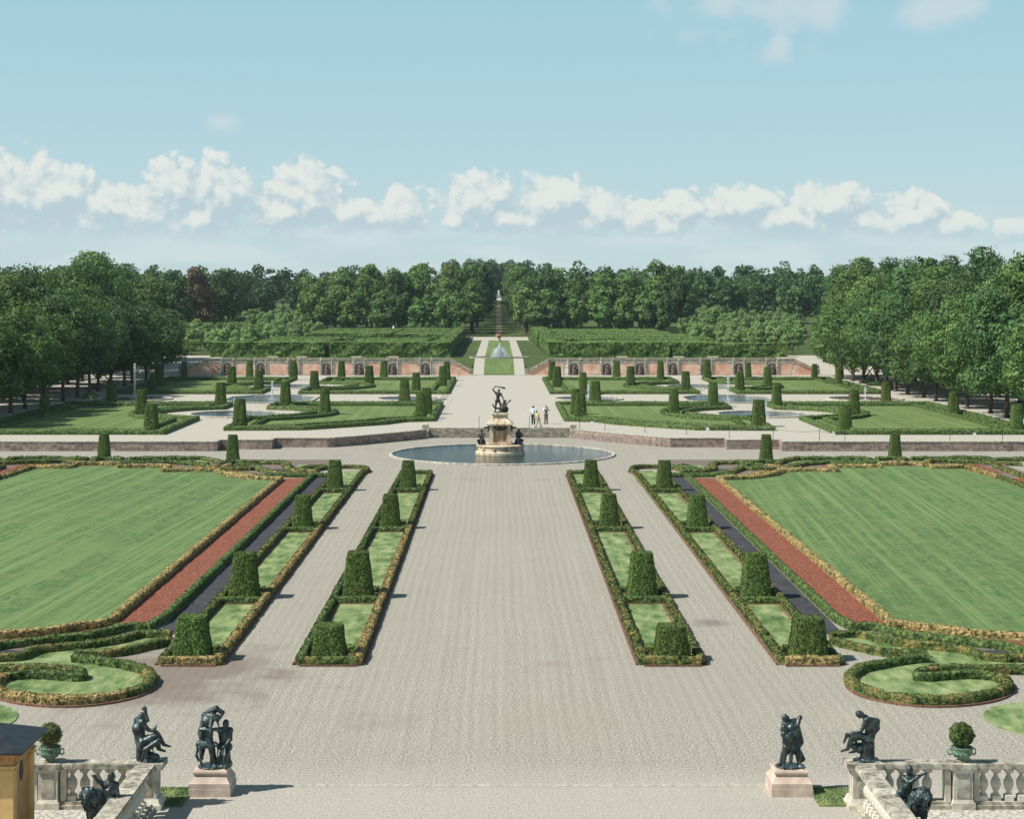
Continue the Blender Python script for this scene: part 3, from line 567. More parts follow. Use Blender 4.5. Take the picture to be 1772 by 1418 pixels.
# ------------------------------------------------------------------ clipped yew obelisks
def obelisk_mesh(seed, b=1.3, tp=.88, h=2.4, leaves=3600, lsz=.05, nu=16, nv=26):
    random.seed(seed); mb = MB(); off = Vector((seed*7.3, seed*3.1, 0)); st = []
    rc = .09
    for j in range(nv+1):
        t = j/nv; hw = (b*(1-t)+tp*t)/2; z = h*t
        if t > .96: hw *= .97
        ring = []
        for k in range(4*nu):
            q = k/nu; sdn = int(q); f = (q-sdn)*2-1
            x, y = [(f, -1), (1, f), (-f, 1), (-1, -f)][sdn]
            mx = max(abs(x), abs(y)); l = math.hypot(x, y); kk = 1-rc*max(0, (l-1.12))/.3
            ring.append(Vector((x*hw*kk, y*hw*kk, z)))
        st.append(ring)
    vs = []
    for ring in st:
        for v in ring:
            d = Vector((v.x, v.y, 0)).normalized(); s = noise.noise(v*1.1+off)*.03+noise.noise(v*5+off)*.022+noise.noise(v*12+off)*.012
            vs.append(v+d*s+Vector((0, 0, noise.noise(v*4+off)*.02)))
    n = 4*nu; fs = []
    for j in range(nv):
        for i in range(n): fs.append((j*n+i, j*n+(i+1)%n, (j+1)*n+(i+1)%n, (j+1)*n+i))
    o = len(vs)
    # top: concentric rings
    top = st[-1]
    for r_ in (.75, .5, .25):
        for v in top:
            q = Vector((v.x*r_, v.y*r_, h+.015+noise.noise(v*4*r_+off)*.03)); vs.append(q)
    base = nv*n
    for rr in range(3):
        a = base if rr == 0 else o+(rr-1)*n; b2 = o+rr*n
        for i in range(n): fs.append((a+i, a+(i+1)%n, b2+(i+1)%n, b2+i))
    fs.append(tuple(o+2*n+i for i in range(n)))
    mb.add(vs, fs)
    A = np.array(vs)[:(nv+1)*n].reshape(nv+1, n, 3); i = rng.integers(0, nv, leaves); j = rng.integers(0, n, leaves); c = (A[i, j]+A[i+1, (j+1)%n])/2+rng.normal(0, .012, (leaves, 3))
    nn = c.copy(); nn[:, 2] = 0; nn /= np.linalg.norm(nn, axis=1)[:, None]; mb.leaves(c+nn*.008, nn, lsz*1.15, .48)
    k = leaves//7; c = np.column_stack([rng.uniform(-tp/2, tp/2, k), rng.uniform(-tp/2, tp/2, k), np.full(k, h+.02)]); mb.leaves(c, np.tile([0, 0, 1.], (k, 1)), lsz, .5)
    me_o = mb.build('clipped_yew', M['yew']); return me_o
PROT = {'tall': [obelisk_mesh(k, 1.3, .9, 2.4, 2600, .045) for k in (1, 2, 3, 4)], 'mid': [obelisk_mesh(k, 1.36, .9, 1.9, 6500, .027) for k in (5, 6, 7)], 'squat': [obelisk_mesh(k, 1.4, .98, 1.35, 7000, .024) for k in (8, 9)]}
used = set(); ocount = 0
def place_ob(kind, X, Y, z, bw, h, label, group, twist=0):
    global ocount
    src = PROT[kind][ocount % len(PROT[kind])]; ocount += 1
    base = {'tall': (1.3, 2.4), 'mid': (1.36, 1.9), 'squat': (1.4, 1.35)}[kind]
    if src.name in used: o = src.copy(); C.objects.link(o)
    else: o = src; used.add(src.name)
    rr_ = random.Random(ocount); o.location = (X, Y, z); o.scale = (bw/base[0], bw/base[0]*rr_.uniform(.94, 1.06), h/base[1]*rr_.uniform(.985, 1.015)); o.rotation_euler = (0, 0, (ocount*7 % 4)*math.pi/2+twist)
    return tag(o, label, 'topiary', group)
ORD = ['first', 'second', 'third', 'fourth', 'fifth', 'sixth', 'seventh', 'eighth', 'ninth', 'tenth', 'eleventh', 'twelfth', 'thirteenth', 'fourteenth']
for s in (-1, 1):
    for nm, xc, hs in (('inner', 5.98, (1.22, 1.9, 1.85, 1.95)), ('outer', 10.76, (1.52, 1.88, 1.85, 1.95))):
        for i, h in enumerate(hs):
            k = 'squat' if i == 0 else 'mid'; bw = (1.30, 1.28, 1.15, 1.10)[i]
            place_ob(k, AX+s*(xc-AX*0), ROWY[nm][i], .0, bw, h, f'{"squat" if i == 0 else "tapering"} clipped yew, {ORD[i]} from the camera in the {nm} row {SIDE[s]} of the walk', 'clipped yews of the lower parterre')
    for i, (x, y) in enumerate(((20.6, 133.9), (30.75, 134.8))):
        place_ob('mid', AX+s*x, y, 0, .98, 1.98, f'clipped yew before the {SIDE[s]} terrace wall, the one {"closer to" if i == 0 else "farther from"} the fountain', 'clipped yews of the lower parterre')
UPO = [(77,720,682,17),(193,697,661,18.6),(245,717,674.6,20),(262,745,699.6,25),(382,704.6,662.7,20),(415,739,692,25),(494,704,662,20),(562,718,676,20),(728,725,682,21),(738,717,673,20),(700,695,659,20),(720,677,646,16),
 (766,668,634,15),(773,658,627,14),(544,675,643,17),(639,666,634,17),(591,656,625,14),(664,652,625,14),(507.6,657,625,15),(432,654,625,13),(401,667,634.8,16),(448,675,642.7,17),(264,679,647.6,14),(319,656,627,10),(276,668,635,12),
 (1004.5,725,681,22),(996,718,674,20),(1030,695,660,21),(1009,683,646,16),(964,670,634.8,17),(955,658,626,14),(1091,667,634.8,16),(1067,653,626,14),(1143,657,625.7,14),(1186.5,676,643.7,17),(1166,719,674,20),(1223.5,657,624,15),(1294.6,657,627.7,11),
 (1328,668.5,636,16),(1280,676.5,644,17),(1234,704.5,663,20),(1344,704.5,663.7,18),(1313,739,693,25),(1462,747,701,25),(1478,720,675,20),(1533,697,662,18),(1451,667.5,636.8,11),(1409.5,657,630.5,9),(1650,718,679,19),(1759,746,701,22)]
rows = [('front', 735, 760), ('second', 709, 730), ('middle', 690, 709), ('fourth', 662.5, 690), ('back', 640, 662.5)]
for s in (-1, 1):
    for rn, lo, hi in rows:
        sel = sorted([q for q in UPO if lo < q[1] <= hi and ((q[0] < VX) == (s < 0))], key=lambda q: abs(q[0]-VX))
        for i, (x, y, yt, wpx) in enumerate(sel):
            D = FP*(CH-UP)/(y+1.0-HY); bw = min(1.45, max(.95, wpx*D/FP)); Dc = D+bw/2; X = (x-VX)*Dc/FP; h = CH-(yt-HY)*(D+.2)/FP-UP
            place_ob('tall', X, Dc, UP, bw, h, f'clipped yew {SIDE[s]} of the upper gravel walk, {ORD[i]} outward in the {rn} row', 'clipped yews of the upper garden')

# ------------------------------------------------------------------ upper parterre beds
def arc(cx_, cy_, r, a0, a1, n=14): return [(cx_+r*math.cos(a0+(a1-a0)*i/n), cy_+r*math.sin(a0+(a1-a0)*i/n)) for i in range(n+1)]
CX = 26.75
def bed(x0, x1, y0, y1, cy, inner_side, front=None, ins=0., r=8.):
    """outline of one compartment; the side at inner_side (x) is bitten by the round pool at (CX, cy)"""
    x0, x1, y0, y1 = x0+ins, x1-ins, y0+ins, y1-ins; rr = r+ins*1.15
    if inner_side == 'hi':     # bite on the x1 side (x1 < CX)
        dx = CX-x1; dy = math.sqrt(rr*rr-dx*dx); a = math.atan2(dy, -dx)
        pts = [(x0, y0)]
        pts = ([(x0, y0+11.4), (x0+2.7, y0+10.4), (x0+4.4, y0+7.)] if front else [(x0, y0)])
        if front: pts += [(x0+11.1, y0+.5)]
        pts += [(x1, y0), (x1, cy-dy)] + arc(CX, cy, rr, 2*math.pi-a, a)[1:-1] + [(x1, cy+dy), (x1, y1), (x0, y1)]
    else:
        dx = x0-CX; dy = math.sqrt(rr*rr-dx*dx); a = math.atan2(dy, dx)
        pts = [(x0, y0), (x1, y0), (x1, y1), (x0, y1), (x0, cy+dy)] + arc(CX, cy, rr, a, -a)[1:-1] + [(x0, cy-dy)]
    return pts
BEDS = [('near inner', 6.5, 24.25, 154, 190, 174.8, 'hi', True), ('near outer', 29.25, 46.9, 149.6, 190, 174.8, 'lo', False), ('far inner', 6.5, 24.25, 211.2, 247.5, 227.4, 'hi', False), ('far outer', 29.25, 46.9, 211.2, 247.5, 227.4, 'lo', False)]
for s in (-1, 1):
    for (nm, x0, x1, y0, y1, cy, side, fr) in BEDS:
        out = sd_(bed(x0, x1, y0, y1, cy, side, fr), s); inn = sd_(bed(x0, x1, y0, y1, cy, side, fr, 1.9), s)
        struct('lawn', MB().prism(out, UP+.001, UP+.04), M['lawn_up'])
        hedge('box_hedge', [(out, True)], .55, .42, 'box', f'outer clipped hedge around the {nm} compartment, {SIDE[s]} half of the upper garden', group='double hedges of the upper garden', z=UP, step=.5, per_m=34, leaf=.075, amp=.035)
        hedge('box_hedge', [(inn, True)], .5, .38, 'box', f'inner clipped hedge within the {nm} compartment, {SIDE[s]} half of the upper garden', group='double hedges of the upper garden', z=UP, step=.5, per_m=30, leaf=.075, amp=.035)
# pools
def round_pool(x, y, r, z, label, wm='water', rimw=.4, rim=.16, mat_rim='sandstone', n=64):
    t = thing('garden_pool', (x, y, z), label, 'pool')
    mb = MB(); mb.lathe([(r, 0), (r+rimw, 0), (r+rimw, rim*.8), (r+rimw-.05, rim), (r+.04, rim), (r, rim*.85), (r, 0)], n)
    mb.f = mb.f[:-2]; mb.build('stone_rim', M[mat_rim], t)
    MB().lathe([(r+.02, .006), (r+.02, rim*.35)], n).build('water', M[wm], t); return t
for s in (-1, 1):
    S = SIDE[s]
    round_pool(AX+s*26.5, 174.4, 4.45, UP, f'round pool between the two near compartments on the {S} of the upper garden')
    round_pool(AX+s*26.5, 227.8, 4.45, UP, f'round pool between the two far compartments on the {S}, nearest the cascade wall')
    round_pool(AX+s*10.3, 200.6, 3.7, UP, f'small round pool beside the central walk on the {S} of the upper garden')
    round_pool(AX+s*42.3, 200.6, 4.1, UP, f'muddy round pool near the {S} trees in the upper garden', 'mudwater')
    t = thing('garden_pool', (AX+s*26.4, 200, UP), f'large stepped octagonal pool at the middle of the {S} half of the upper garden', 'pool')
    O = [(-3, -7.3), (3, -7.3), (3, -5.9), (4.9, -3.6), (4.9, 3.6), (3, 5.9), (3, 7.3), (-3, 7.3), (-3, 5.9), (-4.9, 3.6), (-4.9, -3.6), (-3, -5.9)]
    mb = MB()
    for i in range(12):
        a = O[i]; b = O[(i+1) % 12]; k = lambda p, q: (p[0]*(1+q/5.5), p[1]*(1+q/7.5))
        mb.prism([a, b, k(b, .42), k(a, .42)], 0, .16)
    mb.build('stone_rim', M['sandstone'], t); MB().prism(O, .004, .06).build('water', M['water'], t)
def jet(x, y, z, h, label, r=.07, name='water_jet'):
    mb = MB(); mb.tube([(0, 0, 0), (.01, 0, h*.4), (0, .01, h*.85), (.01, 0, h)], [.02, .025, .03, .01], 6)
    n = int(150*h); r *= .75; t_ = rng.random(n); c = np.column_stack([rng.normal(0, r*1.2, n), rng.normal(0, r*1.2, n), t_*h]); mb.leaves(c, np.tile([0., -1, 0], (n, 1)), .05, 1.)
    k = 60; a = rng.random(k)*6.28; q = rng.random(k)*.6; mb.leaves(np.column_stack([q*np.cos(a), q*np.sin(a), np.full(k, .05)]), np.tile([0., 0, 1], (k, 1)), .08, .3)
    o = mb.build(name, M['spray']); o.location = (x, y, z); return tag(o, label, 'fountain jet', 'single water jets')
for (px, yb, yt, lab) in ((471, 692, 660, 'left octagonal pool'), (1260, 693, 653.5, 'right octagonal pool'), (233, 690, 630, 'muddy left pool'), (1497.7, 693, 671, 'muddy right pool'), (1324.7, 719, 697, 'near round pool on the right'), (406, 718, 690, 'near round pool on the left'), (1018, 690, 667, 'small pool right of the walk')):
    X, D = P(px, yb, UP); jet(X, D, UP+.05, (yb-yt)*D/FP, f'thin white water jet rising from the {lab}')
# big basin round the main fountain
round_pool(.28, 139, 8.8, 0., 'large round pool with a pale stone rim around the main fountain', rimw=.26, rim=.13, mat_rim='sandstone', n=96)

# ------------------------------------------------------------------ terrace wall, stairs, piers
for s in (-1, 1):
    S = SIDE[s]; q = FRONT_L; q = q if s < 0 else mir(q)
    dx = .3*(1 if s < 0 else -1)
    t = thing('retaining_wall', (0, 0, 0), f'low reddish brown stone terrace wall stepping back toward the stairs on the {S}', 'wall')
    pts = [(a, b) for a, b in q]
    for nm, z0, z1, off, m in (('wall_face', .002, .74, .02, 'wallstone'), ('coping', .742, .80, .05, 'stonetop')):
        mb = MB()
        o1 = [(a-dx*.9, b+.27) for a, b in pts]; o2 = [(a+dx*off*2, b-off) for a, b in pts]
        for i in range(len(pts)-1): mb.prism([o1[i], o1[i+1], o2[i+1], o2[i]], z0, z1)
        mb.build(nm, M[m], t)
    # pier at the stair end
    X = AX+s*6.62; p = thing('stone_pier', (X, 155.4, 0), f'weathered stone pier with a pink cap at the {S} end of the stairs', 'pier')
    MB().sq([(.36, 0), (.36, .12), (.31, .16), (.31, .62), (.34, .66), (.30, .70), (.29, 1.08), (.33, 1.12)]).build('shaft', M['sandstone'], p)
    MB().sq([(.27, 1.122), (.27, 1.24), (.20, 1.3)]).build('cap', M['pinkstone'], p)
t = thing('stairs', (AX, 155.7, 0), 'broad flight of five grey stone steps up to the upper garden', 'stairs')
for i in range(5):
    MB().box(-6.28, 6.28, i*.34, 2.0, i*.15+.001, (i+1)*.15-.045, 0).box(-6.28, 6.28, i*.34-.035, 2.0, (i+1)*.15-.045, (i+1)*.15+.001).build('step', M['stair'], t)

# ------------------------------------------------------------------ bronze figures
def human(mb, j, k=1., head=.105, fingers=True, thick=1.):
    """j: joints pelvis, chest, neck, head, shL, elL, haL, shR, elR, haR, hipL, knL, ftL, hipR, knR, ftR (toe direction tL, tR)"""
    V = {a: Vector(b)*k for a, b in j.items() if b is not None}; T = k*thick
    c = mb.cap
    c(V['pelvis'], (V['pelvis']+V['chest'])/2, .135*T, .125*T); c((V['pelvis']+V['chest'])/2, V['chest'], .125*T, .155*T)
    c(V['chest'], V['neck'], .15*T, .065*T); c(V['shL'], V['shR'], .088*T, .088*T); c(V['hipL'], V['hipR'], .12*T, .12*T)
    c(V['shL'], V['chest'], .085*T, .12*T); c(V['shR'], V['chest'], .085*T, .12*T)
    c(V['neck'], V['head'], .055*T, .06*T)
    h = V['head']; up = (V['head']-V['neck']).normalized()
    c(h, h+up*.05*k, head*.86*k, head*.82*k); f = j.get('face'); f = Vector(f).normalized() if f else Vector((0, -1, 0))
    c(h-up*.055*k+f*.03*k, h-up*.04*k+f*.04*k, .05*k, .045*k); c(h+f*(head*.80)*k, h+f*(head*1.02)*k-up*.03*k, .014*k, .018*k, 6)
    sd = f.cross(up).normalized()
    for q in (-1, 1): c(h+sd*q*head*.84*k-up*.02*k, h+sd*q*head*.9*k+up*.02*k, .016*k, .02*k, 6)
    for sgn in 'LR':
        if 'el'+sgn in V:
            a, b, d = V['sh'+sgn], V['el'+sgn], V['ha'+sgn]
            c(a, b, .068*T, .048*T); c(b, d, .050*T, .030*T)
            u = (d-b).normalized(); pl = d+u*.06*k; c(d, pl, .036*T, .038*T)
            if fingers:
                sid = u.cross(Vector((0, -1, .3))).normalized()
                for i, ln in enumerate((.055, .065, .06, .045)):
                    r0 = pl+sid*(.026*(i-1.5))*k; m1 = r0+u*ln*.6*k; c(r0, m1, .0105*k, .010*k, 6); c(m1, m1+(u+Vector((0, .5, -.4))).normalized()*ln*.7*k, .010*k, .008*k, 6)
                c(d+u*.015*k, d+(u*.6+sid*-.9).normalized()*.075*k, .012*k, .010*k, 6)
        if 'kn'+sgn in V:
            a, b, d = V['hip'+sgn], V['kn'+sgn], V['ft'+sgn]
            c(a, b, .105*T, .066*T); m = b*.65+d*.35; c(b, m, .064*T, .066*T); c(m, d, .064*T, .038*T)
            tt = Vector(j.get('t'+sgn, (0, -1, 0))).normalized(); c(d-tt*.03*k, d+tt*.15*k-Vector((0, 0, .02*k)), .042*k, .03*k)
# main fountain: moulded round base, pillar, bronze group
FX, FY = .12, 139.0
ft = thing('monumental_fountain', (FX, FY, 0), 'stained marble fountain pillar on a round drum standing in the big pool', 'fountain')
MB().lathe([(1.98, .05), (1.98, .26), (1.90, .32), (1.84, .36), (1.84, .66), (1.92, .72), (1.92, .80), (1.80, .84), (1.0, .84)], 48).build('drum', M['marble'], ft)
mb = MB()
for a in range(12):
    an = a*math.pi/6+.26; mb.box(-.09, .09, -.04, .04, .32, .72)
    n = 8; c0, s0 = math.cos(an), math.sin(an)
    for i in range(len(mb.v)-n, len(mb.v)):
        x, y, z = mb.v[i]; y -= 1.86; mb.v[i] = (x*c0-y*s0, x*s0+y*c0, z)
mb.build('drum_rib', M['marble_red'], ft)
MB().sq([(.96, .842), (.96, .96), (.90, 1.02), (.90, 1.06)]).build('plinth', M['marble_red'], ft)
mb = MB().box(-.86, -.56, -.86, -.56, 1.062, 2.36).box(.56, .86, -.86, -.56, 1.062, 2.36).box(-.86, -.56, .56, .86, 1.062, 2.36).box(.56, .86, .56, .86, 1.062, 2.36).build('corner_pilaster', M['marble'], ft)
MB().box(-.74, .74, -.74, .74, 1.062, 2.36).build('pillar_core', M['marble_red'], ft)
MB().sq([(.90, 2.362), (1.06, 2.44), (1.06, 2.54), (.90, 2.58), (.84, 2.70), (.74, 2.78), (.62, 2.92), (.58, 3.14), (.62, 3.18), (.68, 3.22), (.68, 3.34), (.60, 3.38)]).build('cornice', M['marble'], ft)
mb = MB()                                              # garlands and masks under the cornice
for i in range(9):
    t0 = i/8*2-1; mb.cap((t0*.5, -.80, 2.28-.22*(1-t0*t0)), (t0*.5+.06, -.82, 2.24-.22*(1-t0*t0)), .07, .06)
mb.cap((0, -.84, 2.26), (0, -.86, 2.05), .13, .09)
for q in (-1, 1): mb.cap((q*.9, -.2, 2.2), (q*1.28, -.35, 2.2), .09, .06).cap((q*.9, .3, 2.2), (q*.92, .3, 1.9), .12, .08)
soft(mb, 'bronze_garland', M['bronze_dark'], ft, .03)
mb = MB(); Z0 = 3.38
human(mb, dict(pelvis=(-.2, 0, .98), chest=(-.17, 0, 1.38), neck=(-.13, -.02, 1.62), head=(-.10, -.05, 1.76), shL=(.04, -.02, 1.50), elL=(.20, -.05, 1.22), haL=(.27, -.08, 1.02), shR=(-.34, 0, 1.56), elR=(-.60, .02, 1.84), haR=(-.40, 0, 2.06),
    hipL=(-.11, 0, .95), knL=(.04, -.05, .60), ftL=(-.04, 0, .12), hipR=(-.29, 0, .95), knR=(-.37, -.04, .50), ftR=(-.39, 0, .06), tL=(.4, -1, 0), tR=(-.4, -1, 0), face=(.6, -1, -.4)), 1., .115, True, 1.12)
mb.cap((-.42, 0, 2.09), (.0, .0, 2.04), .035, .05).cap((0, 0, 2.04), (.34, -.02, 1.95), .05, .09)
mb.cap((.22, 0, .30), (.30, 0, .62), .30, .22).cap((.30, 0, .62), (.34, -.05, .92), .16, .10).cap((.36, -.05, .95), (.50, -.1, .90), .09, .05)
mb.cap((.40, 0, .50), (.60, -.05, .28), .14, .09).cap((.60, -.05, .28), (.50, -.1, .04), .09, .06).cap((.35, 0, .55), (.58, 0, .72), .06, .04).cap((.52, 0, .68), (.80, -.02, .98), .035, .06).cap((.76, 0, .96), (.86, 0, .92), .06, .03)
mb.tube([(.1, .0, .3), (-.15, .05, .32), (-.42, .05, .36), (-.52, 0, .46), (-.58, 0, .66)], [.1, .08, .07, .06, .04]).cap((-.58, 0, .66), (-.66, 0, .60), .05, .02)
mb.box(-.56, .60, -.42, .42, -.0, .05)
for a in range(7):
    r = random.random; mb.cap((.1+.4*r(), -.2+.3*r(), .1+.3*r()), (.1+.5*r(), -.3+.3*r(), .3+.4*r()), .09, .05)
st = thing('bronze_sculpture', (FX, FY, Z0), 'dark bronze hero swinging a club at a crouching beast on top of the fountain', 'sculpture')
soft(mb, 'figure_group', M['bronze_dark'], st, .022)
def crouched(name, loc, rz, label, flip=1, k=1.):
    mb = MB()
    human(mb, dict(pelvis=(0, 0, .30), chest=(.02, -.06, .66), neck=(.03, -.10, .86), head=(.03, -.13, .99), shL=(.17, -.06, .80), elL=(.26, -.18, .56), haL=(.12, -.32, .46), shR=(-.14, -.06, .80), elR=(-.25, -.16, .60), haR=(-.10, -.30, .70),
        hipL=(.10, 0, .30), knL=(.17, -.32, .40), ftL=(.14, -.30, .06), hipR=(-.10, 0, .30), knR=(-.15, -.36, .34), ftR=(-.12, -.25, .05), face=(.1, -1, -.3)), k)
    mb.cap((0, .05, .12), (0, -.05, .2), .22*k, .2*k).cap((.1, -.3, .42*k), (.0, -.42, .60*k), .09, .06).cap((-.25, 0, .06), (.3, -.05, .05), .10, .08).cap((0, -.2, .1), (.1, -.5, .05), .09, .05)
    for i in range(len(mb.v)): mb.v[i] = (mb.v[i][0]*flip, mb.v[i][1], mb.v[i][2])
    if flip < 0: mb.f = [tuple(reversed(f)) for f in mb.f]
    t = thing('bronze_sculpture', loc, label, 'sculpture', 'small bronze figures round the fountain drum', rz); soft(mb, 'figure', M['bronze_dark'], t, .022); return t
crouched('b', (FX-1.42, FY-.35, .82), R(-35), 'small bronze figure seated on the left of the fountain drum', 1, 1.12)
crouched('b', (FX+1.42, FY-.35, .82), R(35), 'small bronze figure seated on the right of the fountain drum', -1, 1.2)
crouched('b', (FX-.3, FY+1.42, .84), R(180), 'small bronze figure seated at the back of the fountain drum', 1, 1.1)

# ------------------------------------------------------------------ cascade wall
WY = 261.4
for s in (-1, 1):
    S = SIDE[s]; t = thing('cascade_wall', (AX+.12, WY, UP), f'long stone cascade wall with peach panels and dark fountain niches on the {S}', 'wall')
    f = lambda a, b: (min(s*a, s*b), max(s*a, s*b))
    x0, x1 = f(7.4, 44.4); MB().box(x0, x1, .25, .8, 0, 1.93).build('wall_face', M['quoin'], t)
    MB().box(x0, x1, .14, .8, 1.932, 2.06).box(x0, x1, .22, .7, 2.062, 2.44).build('parapet', M['sandstone'], t); MB().box(x0, x1, .12, .78, 2.442, 2.54).build('coping', M['stonetop'], t)
    NX = [11.2+4.98*i for i in range(7)]
    gaps = [(8.0, 9.6)]+[(NX[i]+1.13, NX[i+1]-1.13) for i in range(6)]+[(NX[6]+1.13, 44.0)]
    for a, b in gaps:
        a, b = f(a, b); MB().box(a, b, .20, .248, .14, 1.72).build('plaster_panel', M['peach'], t)
    for c in NX:
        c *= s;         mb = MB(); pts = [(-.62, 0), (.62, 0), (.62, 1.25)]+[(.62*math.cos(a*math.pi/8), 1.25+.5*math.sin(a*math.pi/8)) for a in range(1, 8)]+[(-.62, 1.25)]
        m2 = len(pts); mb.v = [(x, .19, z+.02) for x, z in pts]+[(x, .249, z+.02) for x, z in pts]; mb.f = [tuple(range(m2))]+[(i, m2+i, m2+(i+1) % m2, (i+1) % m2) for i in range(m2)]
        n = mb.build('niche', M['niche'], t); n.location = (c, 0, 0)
        mb = MB().cap((0, .1, 1.28), (0, .08, 1.1), .2, .16).cap((-.15, .12, .9), (.15, .12, .5), .2, .26).cap((.1, .1, .5), (-.1, .05, .15), .28, .32).cap((-.3, .1, .3), (.35, .1, .2), .15, .15)
        soft(mb, 'mask_fountain', M['niche'], n, .05)
        for q in (-1, 1):
            MB().box(c+q*.86-.16, c+q*.86+.16, .10, .249, 0, 2.46).build('pilaster', M['quoin'], t)
            MB().box(c+q*.84-.045, c+q*.84+.045, .04, .098, .02, 2.4).build('down_pipe', M['niche'], t)
            MB().lathe([(.14, 2.545), (.14, 2.6), (.05, 2.64), (.11, 2.72), (.05, 2.8)], 8, (c+q*.86, .4, 0)).build('finial', M['stonetop'], t)
    for a, b, z in ((7.4, 4.35, .45), (44.4, 48.0, .45)):
        mb = MB(); A, B = s*a, s*b; vs = [(A, .25, 0), (B, .25, 0), (B, .25, z), (A, .25, 2.1), (A, .7, 0), (B, .7, 0), (B, .7, z), (A, .7, 2.1)]
        fs = [(0, 1, 2, 3), (7, 6, 5, 4), (1, 5, 6, 2), (2, 6, 7, 3), (0, 3, 7, 4)]; mb.add(vs, fs).build('ramp_panel', M['peach'], t)
        mb = MB(); vs = [(A, .1, 2.105), (B, .1, z+.005), (B, .1, z+.40), (A, .1, 2.52), (A, .8, 2.105), (B, .8, z+.005), (B, .8, z+.40), (A, .8, 2.52)]; mb.add(vs, fs+[(1, 0, 4, 5)]).build('ramp_coping', M['stonetop'], t)
    for a in (4.1, 48.2):
        p = thing('stone_pier', (AX+s*a, WY+.4, UP), f'small stone pier with dark urn below the {"inner" if a < 10 else "outer"} ramp, {S} cascade wall', 'pier')
        MB().sq([(.24, 0), (.24, .08), (.2, .1), (.2, .85), (.26, .9), (.26, .98)]).build('shaft', M['sandstone'], p)
        MB().lathe([(.08, .982), (.05, 1.05), (.18, 1.2), (.16, 1.32), (.05, 1.4), (.10, 1.5), (.03, 1.62)], 10).build('urn', M['bronze'], p)
for i, (s, c) in enumerate([(-1, 34.6), (-1, 30.2), (-1, 21.8), (-1, 16.2), (1, 18.8), (1, 32.6), (1, 27.4)]):
    X = AX+s*c; b = thing('park_bench', (X, 264.6, TZ), f'pale wooden bench behind the {SIDE[s]} cascade wall, {ORD[sorted([q[1] for q in [(-1,34.6),(-1,30.2),(-1,21.8),(-1,16.2),(1,18.8),(1,32.6),(1,27.4)] if q[0]==s]).index(c)]} outward from the ramp', 'bench', 'benches above the cascades')
    MB().box(-.85, .85, -.22, .22, .92, .97).build('seat', M['wood'], b); MB().box(-.85, .85, .22, .27, .97, 1.12).build('backrest', M['wood'], b)
    for q in (-.7, .7): MB().box(q-.04, q+.04, -.2, .2, 0, .918).build('leg', M['black'], b)

# central pool with spray, vase, small pieces up there
t = thing('garden_pool', (.2, 288.5, terr(0, 288.5)), 'flat pool crossing the central lawn above the ramp, under the white spray', 'pool')
mb = MB(); mb.lathe([(4.7, 0), (5.1, 0), (5.1, .18), (4.7, .18), (4.7, 0)], 48, sy=.62); mb.f = mb.f[:-2]; mb.build('stone_rim', M['stonetop'], t); MB().lathe([(4.71, .004), (4.71, .10)], 48, sy=.62).build('water', M['water'], t)
mb = MB()
mb.tube([(0, 0, 0), (.02, 0, 1.4), (0, 0, 2.5)], [.09, .08, .03], 6)
for i in range(34):
    a = i*.588+random.uniform(-.1, .1); v = random.uniform(.35, 1.7); hh = random.uniform(.85, 1.15)*(2.25-.62*v); p = []
    for k in range(9): u = k/8; p.append((math.cos(a)*v*u*1.05, math.sin(a)*v*u*.6, hh*4*u*(1-u)*(.95)+.05) if v > .4 else (math.cos(a)*v*u*.5, math.sin(a)*v*u*.3, hh*1.1*4*u*(1-u)+.05))
    mb.tube(p, [.034]*9, 5)
n = 700; a = rng.random(n)*6.28; q = rng.uniform(0, 1.6, n)**1.0; hz = rng.random(n)*np.maximum(.1, 2.2-1.15*q); mb.leaves(np.column_stack([q*np.cos(a), q*.5*np.sin(a), hz+.05]), np.tile([0., -1, 0], (n, 1)), .05, 1.)
o = mb.build('fountain_spray', M['spray']); o.location = (.15, 288.5, terr(0, 288.5)+.05); tag(o, 'broad white spray of water leaping from the pool on the central lawn', 'fountain jet')
t = thing('garden_vase', (.1, 396, terr(0, 396)), 'small rust red vase standing in the middle of the central lawn behind the spray', 'vase')
MB().lathe([(.5, 0), (.5, .3), (.3, .4), (.3, .5)], 12).build('foot', M['stonetop'], t); MB().lathe([(.15, .5), (.2, .6), (.6, .95), (.7, 1.25), (.5, 1.5), (.62, 1.7), (.1, 1.7)], 14).build('bowl', M['terracotta'], t)
gz = terr(0, 752)
t = thing('monument', (.05, 752, gz), 'white stone monument far off at the end of the wooded avenue', 'monument')
MB().sq([(1.25, 0), (1.25, .35), (1.0, .5), (1.0, 1.7), (1.15, 1.85), (1.15, 2.0)]).build('pedestal', M['whitepaint'], t)
mb = MB(); human(mb, dict(pelvis=(0, 0, 1.0), chest=(0, 0, 1.4), neck=(0, 0, 1.6), head=(0, 0, 1.76), shL=(.2, 0, 1.52), elL=(.32, 0, 1.25), haL=(.2, -.15, 1.1), shR=(-.2, 0, 1.52), elR=(-.32, 0, 1.3), haR=(-.3, -.1, 1.05), hipL=(.1, 0, .95), knL=(.12, 0, .5), ftL=(.14, 0, .05), hipR=(-.1, 0, .95), knR=(-.12, 0, .5), ftR=(-.14, 0, .05)), 1.35, thick=1.5)
fg = soft(mb, 'figure', M['whitepaint'], t, .05); fg.location = (0, 0, 2.0)
X, D = (681-VX)*405/FP, 405
t = thing('garden_bust', (X, D, TZ), 'small white bust rising above the hedges on the left', 'bust')
